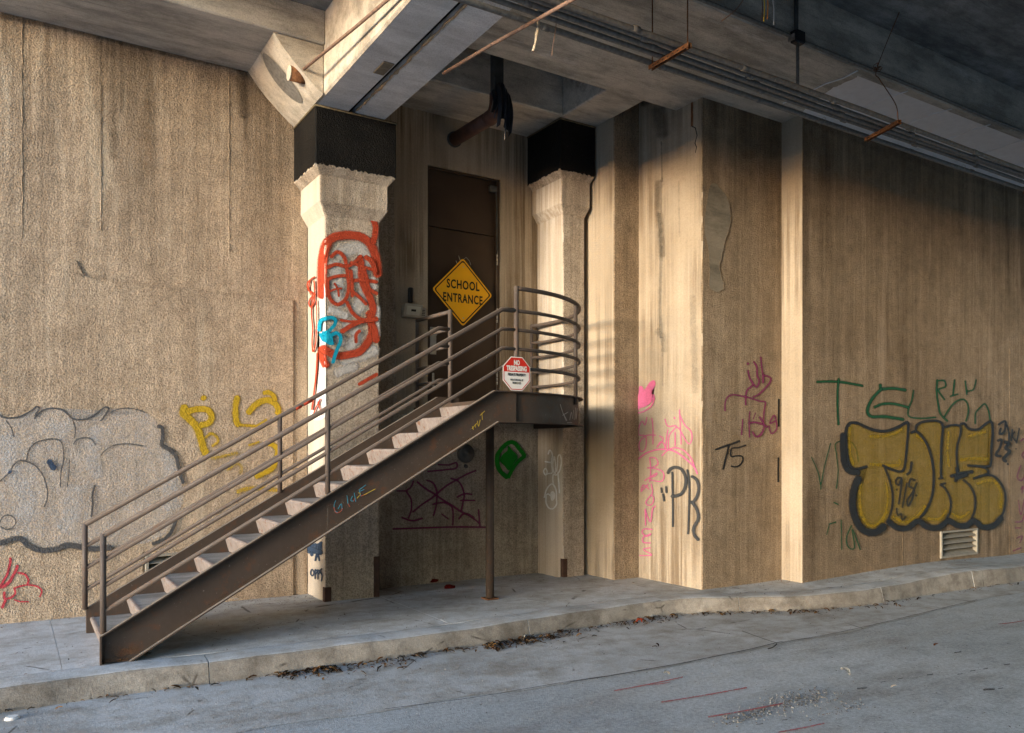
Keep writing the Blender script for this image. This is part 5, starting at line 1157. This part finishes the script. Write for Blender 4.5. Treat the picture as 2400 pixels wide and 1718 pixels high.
# single pieces of litter
def litter(name, label, cat, build, group=None):
    global bm, cl
    bm, cl = new_litter(); build(); return tag(bm_obj(name, bm, LITTER), label, cat, group)
def L(u, v, z=ZR): return onZ(u, v, z)
def leafset(u, v, n, ln, cols, z=ZR, sp=.05, seed=1):
    q = random.Random(seed); c = L(u, v, z)
    for _ in range(n):
        l = ln * q.uniform(.6, 1.2); leaf_geom(bm, cl, (c.x + q.gauss(0, sp), c.y + q.gauss(0, sp * .6), z + .018 + q.uniform(0, .02)), l, l * q.uniform(.45, .8), q.uniform(0, 6.3), l * q.uniform(.2, .6), q.uniform(-.5, .5), q.choice(cols))
TAN = [(.42, .28, .15), (.50, .36, .20), (.34, .20, .10)]
litter('dry_leaves', 'clump of curled tan dry leaves at the kerb below the stair', 'leaves', lambda: leafset(668, 1556, 8, .085, TAN, sp=.05, seed=3))
litter('dry_leaves', 'pale torn leaves and paper piled at the kerb below the landing', 'leaves', lambda: leafset(1130, 1500, 14, .07, TAN + [(.62, .60, .56), (.55, .52, .48)], sp=.12, seed=5))
litter('paper_scrap', 'flat white paper scrap on the leaves below the landing', 'paper', lambda: leafset(1075, 1509, 2, .10, [(.66, .65, .62)], sp=.02, seed=8))
litter('bottle_cap', 'small bright blue cap among the leaves at the kerb', 'cap', lambda: crumpled(bm, cl, L(1244, 1488) + Vector((0, 0, .012)), .022, (.02, .10, .42), .7, 4))
litter('paper_scrap', 'white wrapper strip near the blue cap', 'paper', lambda: leafset(1228, 1496, 2, .08, [(.66, .66, .64)], sp=.02, seed=12))
litter('paper_scrap', 'crumpled white paper by the kerb in front of the tall block', 'paper', lambda: crumpled(bm, cl, L(1526, 1448) + Vector((0, 0, .012)), .05, (.64, .63, .60), .4, 6))
litter('wrapper', 'orange wrapper on the road in front of the tall block', 'wrapper', lambda: leafset(1500, 1465, 2, .09, [(.55, .20, .08)], sp=.02, seed=9))
litter('dry_leaf', 'small yellow leaf at the kerb in front of the tall block', 'leaf', lambda: leafset(1648, 1437, 1, .07, [(.50, .40, .05)], sp=.0, seed=2))
litter('dry_leaf', 'brown leaf pair by the kerb left of the yellow leaf', 'leaf', lambda: leafset(1615, 1434, 2, .06, [(.36, .18, .07)], sp=.03, seed=7))
litter('dry_leaf', 'curled brown leaf alone on the road, right of centre', 'leaf', lambda: leafset(1541, 1522, 2, .06, [(.22, .13, .06)], sp=.02, seed=11))
litter('dry_leaf', 'curled brown leaf lying far right on the road', 'leaf', lambda: leafset(2192, 1520, 2, .085, [(.36, .22, .12), (.24, .14, .08)], sp=.015, seed=13))
litter('paper_scrap', 'flattened pale paper strip beside the uppermost red line', 'paper', lambda: leafset(1562, 1592, 1, .10, [(.58, .57, .53)], sp=.0, seed=14))
litter('paper_scrap', 'thin bent white scrap on the road at right', 'paper', lambda: leafset(1980, 1584, 1, .07, [(.62, .61, .58)], sp=.0, seed=15))
litter('paper_scrap', 'small pale scrap on the road beyond the gravel heap', 'paper', lambda: leafset(2095, 1618, 1, .055, [(.60, .57, .52)], sp=.0, seed=16))
litter('paper_scrap', 'white plastic scrap on the sidewalk behind the stair', 'paper', lambda: leafset(540, 1410, 4, .05, [(.66, .66, .65)], 0, .05, 17))
litter('paper_scrap', 'pale folded scrap on the sidewalk in front of the stepped pier', 'paper', lambda: leafset(1484, 1372, 1, .06, [(.52, .47, .38)], 0, .0, 18))
litter('red_rag', 'crumpled red rag nearer the wall between the columns', 'rag', lambda: crumpled(bm, cl, L(1017, 1366, -.02) + Vector((0, 0, .02)), .075, (.34, .018, .012), .55, 31), 'red rags')
litter('red_rag', 'crumpled red rag nearer the road between the columns', 'rag', lambda: crumpled(bm, cl, L(1055, 1381, -.02) + Vector((0, 0, .02)), .085, (.34, .018, .012), .5, 37), 'red rags')
litter('rubble_chip', 'pale chip of rubble wedged under the foot of the stair', 'rubble', lambda: crumpled(bm, cl, L(345, 1536, 0) + Vector((0, 0, .012)), .035, (.40, .38, .34), .5, 41))
lc = L(28, 1686)
lid = thing('cup_lid', 'white plastic cup lid lying on the road at the left edge', 'lid', lc)
tube('rim', [lc + Vector((0, 0, .002)), lc + Vector((0, 0, .012))], .047, SIGN_WHITE, lid, 24); tube('dome', [lc + Vector((0, 0, .012)), lc + Vector((0, 0, .022))], [.042, .036], SIGN_WHITE, lid, 24)
# oil spots and the joint crack on the road
p = Paint('G').start()
q = random.Random(5)
for u, v, w in ((2020, 1614, 22), (2318, 1617, 26), (2345, 1615, 12), (2245, 1530, 16), (2110, 1592, 12), (2070, 1600, 10), (2180, 1583, 14), (2250, 1582, 12), (1780, 1700, 16), (1840, 1690, 12), (2360, 1560, 14), (2310, 1570, 10), (2280, 1575, 12)):
    p.stroke([(u - w / 2, v + 1), (u, v), (u + w / 2, v - 1)], w * .24, c=.5)
structure(p.done('oil_stain', paint('oil', (.035, .034, .033), .7, .6, .3), None))
p.start()
pts = [(1337, 1600), (1420, 1588), (1500, 1574), (1600, 1556), (1680, 1540), (1760, 1523), (1821, 1510), (1836, 1508)]
p.stroke([(u, v + q.uniform(-1.2, 1.2)) for u, v in pts], 1.5, c=.62); p.stroke([(1821, 1510), (1790, 1500), (1740, 1482)], 1.2, c=.5); p.stroke([(1821, 1512), (1812, 1520), (1800, 1524)], 3, c=.6)
p.stroke([(900, 1666), (1100, 1640), (1337, 1600)], 1.2, c=.45); p.stroke([(1836, 1508), (2000, 1478), (2290, 1408)], 1.2, c=.42)
structure(p.done('road_crack', paint('crack_dark', (.03, .028, .026), 1.0, .4, .3), None))
# ================================================================== leaks and stains seen on the walls
DAMP = paint('damp_stain', (0.115, 0.085, 0.058), .1, 1.5, 1.0, .026, .85, .35); DAMPY = paint('rusty_stain', (0.26, 0.13, 0.045), .1, 1.6, 1.0, .026, .85, .35); DAMPG = paint('grey_stain', (0.16, 0.15, 0.125), .1, 1.4, .4, .026, .85, .35)
p = Paint('L', 0, 0, 2.706); p.f = lambda u, v: (onY(u, v, YB), Vector((0, -1, 0))); p.start()
for pts, w, c in (([(700, 210), (710, 420), (715, 700), (720, 1000)], 90, .55), ([(770, 230), (775, 480), (770, 720)], 40, .6), ([(640, 260), (640, 700), (640, 1200)], 14, .7), ([(1040, 330), (1050, 560), (1045, 820)], 40, .55), ([(1530, 440), (1540, 600), (1545, 740)], 75, .85), ([(1548, 740), (1552, 880)], 22, .7), ([(920, 300), (930, 600), (935, 900)], 50, .4), ([(1300, 420), (1305, 900)], 30, .4), ([(20, 120), (30, 400)], 60, .4), ([(300, 170), (310, 380)], 60, .35), ([(1200, 400), (1260, 480), (1330, 470)], 50, .45), ([(0, 100), (300, 160), (700, 250), (1100, 350), (1600, 450)], 46, .85), ([(1600, 470), (1700, 560), (1760, 620)], 50, .7), ([(500, 180), (505, 400)], 40, .35)): p.stroke(pts, w, c=c)
p.done('stain', DAMP, wallL, 'dark damp streaks running down from the edge beam')
p = Paint('L', 0, 500, 2.706).start()
for pts, w, c in (([(180, 310), (400, 370), (620, 410), (800, 440), (1000, 465), (1200, 490), (1300, 500), (1500, 512), (1700, 530), (1860, 550)], 40, .42), ([(620, 400), (690, 420), (760, 470)], 110, .4), ([(1280, 470), (1300, 560), (1310, 700)], 50, .45), ([(1865, 560), (1868, 900), (1866, 1300)], 18, .7), ([(430, 1000), (440, 1150)], 40, .3)): p.stroke(pts, w, c=c)
p.done('stain', DAMP, wallL, 'grimy line along the ragged stucco edge')
p = Paint('L', 0, 0, 2.706); p.f = lambda u, v: (onY(u, v, YB), Vector((0, -1, 0))); p.start()
for pts, w, c in (([(930, 640), (935, 850), (930, 1100)], 70, .5), ([(1040, 900), (1045, 1200)], 50, .4)): p.stroke(pts, w, c=c)
p.done('stain', DAMPY, wallL, 'brownish rust streak')
p = Paint('BL', 1200, 0, 2.706).start()
for pts, w, c in (([(930, 690), (940, 760), (960, 860)], 110, .8), ([(1000, 640), (1040, 560), (1120, 470)], 130, .7), ([(830, 660), (900, 620)], 60, .7), ([(935, 1150), (930, 1300), (950, 1500), (955, 1624)], 60, .7), ([(1100, 1000), (1085, 1150)], 60, .4), ([(950, 900), (955, 1150)], 16, .7), ([(1060, 1150), (1065, 1500)], 18, .5), ([(800, 680), (805, 900)], 24, .5)): p.stroke(pts, w, c=c)
p.done('stain', DAMP, block, 'dark damp patch and drips on the sunlit side')
p = Paint('BL', 1200, 500, 3.093).start()
for pts, w, c in (([(1070, 0), (1080, 300), (1075, 700), (1085, 900)], 34, .7), ([(1050, 850), (1100, 900), (1110, 1000)], 80, .5), ([(1310, 600), (1320, 900), (1330, 1300)], 80, .5), ([(1090, 900), (1095, 1250)], 22, .5), ([(900, 820), (1050, 830)], 40, .25)): p.stroke(pts, w, c=c)
p.done('stain', DAMPG, block, 'greenish grey water marks on the sunlit side')
p = Paint('BF', 1200, 0, 2.706).start()
for pts, w, c in (([(1230, 480), (1400, 540), (1600, 640), (1700, 680)], 150, .75), ([(1300, 600), (1320, 800)], 120, .6), ([(1500, 700), (1510, 1000)], 150, .5), ([(1650, 720), (1660, 1000)], 90, .55), ([(1400, 1000), (1410, 1300)], 90, .35)): p.stroke(pts, w, c=c)
p.done('stain', DAMP, block, 'sooty dark stain across the top of the front')
p = Paint('R', 1700, 0, 3.093).start()
for pts, w, c in (([(600, 860), (900, 980), (1300, 1120), (1800, 1290), (2160, 1400)], 120, .75), ([(720, 950), (730, 1150), (740, 1230)], 70, .75), ([(620, 900), (615, 1150)], 60, .6), ([(1360, 1200), (1350, 1400), (1330, 1500)], 130, .6), ([(1210, 1150), (1215, 1624)], 26, .6), ([(1480, 1250), (1500, 1500)], 90, .5), ([(1800, 1320), (1790, 1624)], 70, .6), ([(1950, 1350), (1960, 1624)], 70, .5), ([(1080, 1080), (1100, 1300)], 80, .45), ([(880, 1560), (880, 1610)], 12, .9), ([(1075, 1570), (1075, 1610)], 12, .9)): p.stroke(pts, w, c=c * .7)
p.done('stain', DAMP, wallR, 'dark soot and damp under the conduits')
p = Paint('R', 1700, 0, 3.093).start()
for pts, w, c in (([(1700, 1290), (1710, 1450), (1700, 1700)], 90, .7), ([(1880, 1500), (1870, 1800)], 110, .5), ([(1650, 1400), (1660, 1900)], 60, .5)): p.stroke(pts, w, c=c * .7)
p.done('stain', DAMPY, wallR, 'orange-brown rust run near the right edge')
p = Paint('M', 600, 1000, 2.706).start()
for pts, w, c in (([(1340, 560), (1330, 700), (1340, 900)], 50, .6),): p.stroke(pts, w, c=c)
p.done('stain', DAMPY, wallM, 'orange rust run')
# ================================================================== rust, drips and overspray on the stair
RUSTP = paint('rust_bloom', (0.24, 0.10, 0.032), .15, 1.1, .3, .02, .85, .8); DUSTP = paint('dust_film', (0.30, 0.26, 0.21), .0, 1.4, .1, .02, .9, .7)
p = Paint('STR').start()
for i in range(24):
    t_ = i / 24; u, v = 312 + 850 * t_, 1532 - 546 * t_
    if rnd.random() < .75: p.stroke([(u, v), (u + 20, v - 13), (u + 42, v - 27)], rnd.uniform(6, 15) * (1.2 - .6 * t_), c=rnd.uniform(.3, .62))
p.stroke([(245, 1520), (280, 1528), (320, 1520)], 34, c=.6); p.stroke([(240, 1548), (300, 1545)], 14, c=.7)
stuff(p.done('rust_bloom', RUSTP, stair, 'orange rust along the bottom flange'))
p = Paint('STR').start()
for _ in range(46):
    t_ = rnd.random(); u = 260 + 880 * t_; v = 1490 - 570 * t_ + rnd.uniform(8, 50); p.stroke([(u, v), (u + rnd.uniform(-1, 1), v + rnd.uniform(12, 40))], rnd.uniform(1.2, 4), c=rnd.uniform(.35, .6))
p.stroke([(765, 1185), (764, 1250)], 2, c=.8); p.stroke([(330, 1400), (420, 1345)], 26, c=.3); p.stroke([(600, 1250), (720, 1180)], 30, c=.3)
stuff(p.done('dust_streaks', DUSTP, stair))
xa, xb = onY(692, 0, YR).x, onY(731, 0, YR).x
red_rail = simple('red_rail_paint', (0.42, 0.05, 0.02), .6, .3, 40)
for a_, b_ in ((xa, xa + .06), (xa + .085, xb)): tube('paint_splash', [(a_, YR, top_r(a_)), (b_, YR, top_r(b_))], .0245, red_rail, stair, 14)
# small pieces belong to the part they sit on
SUB = {'door_knob': 'door_leaf', 'lock_plate': 'door_leaf', 'pull_handle': 'door_leaf', 'border': 'panel', 'lettering': 'panel', 'bolt': 'panel', 'red_field': 'panel', 'tie_wire': 'panel', 'mounting_tab': 'panel', 'base_plate': 'support_post', 'coupling': 'pipe', 'lid': 'case', 'strap': 'case',
       'chalk_writing': 'stringer', 'rust_bloom': 'stringer', 'dust_streaks': 'stringer', 'scratched_letters': 'landing_fascia', 'card_slot': 'hood', 'face_plate': 'hood', 'speaker_slot': 'speaker_plate', 'dome': 'rim', 'slot': 'channel', 'nut': 'channel', 'striker': 'back_plate', 'patch_edge': 'bare_patch', 'end_ring': 'pipe', 'knot': 'strand', 'graffiti_outline': 'wall_face', 'stub_cap': 'stub_pipe'}
for root in [o for o in COL.objects if o.parent is None and 'label' in o]:
    kids = list(root.children); base = {}
    for k in kids: base.setdefault(k.name.split('.')[0], k)
    for k in kids:
        b_ = base.get(SUB.get(k.name.split('.')[0], ''))
        if b_ is not None: k.parent = b_
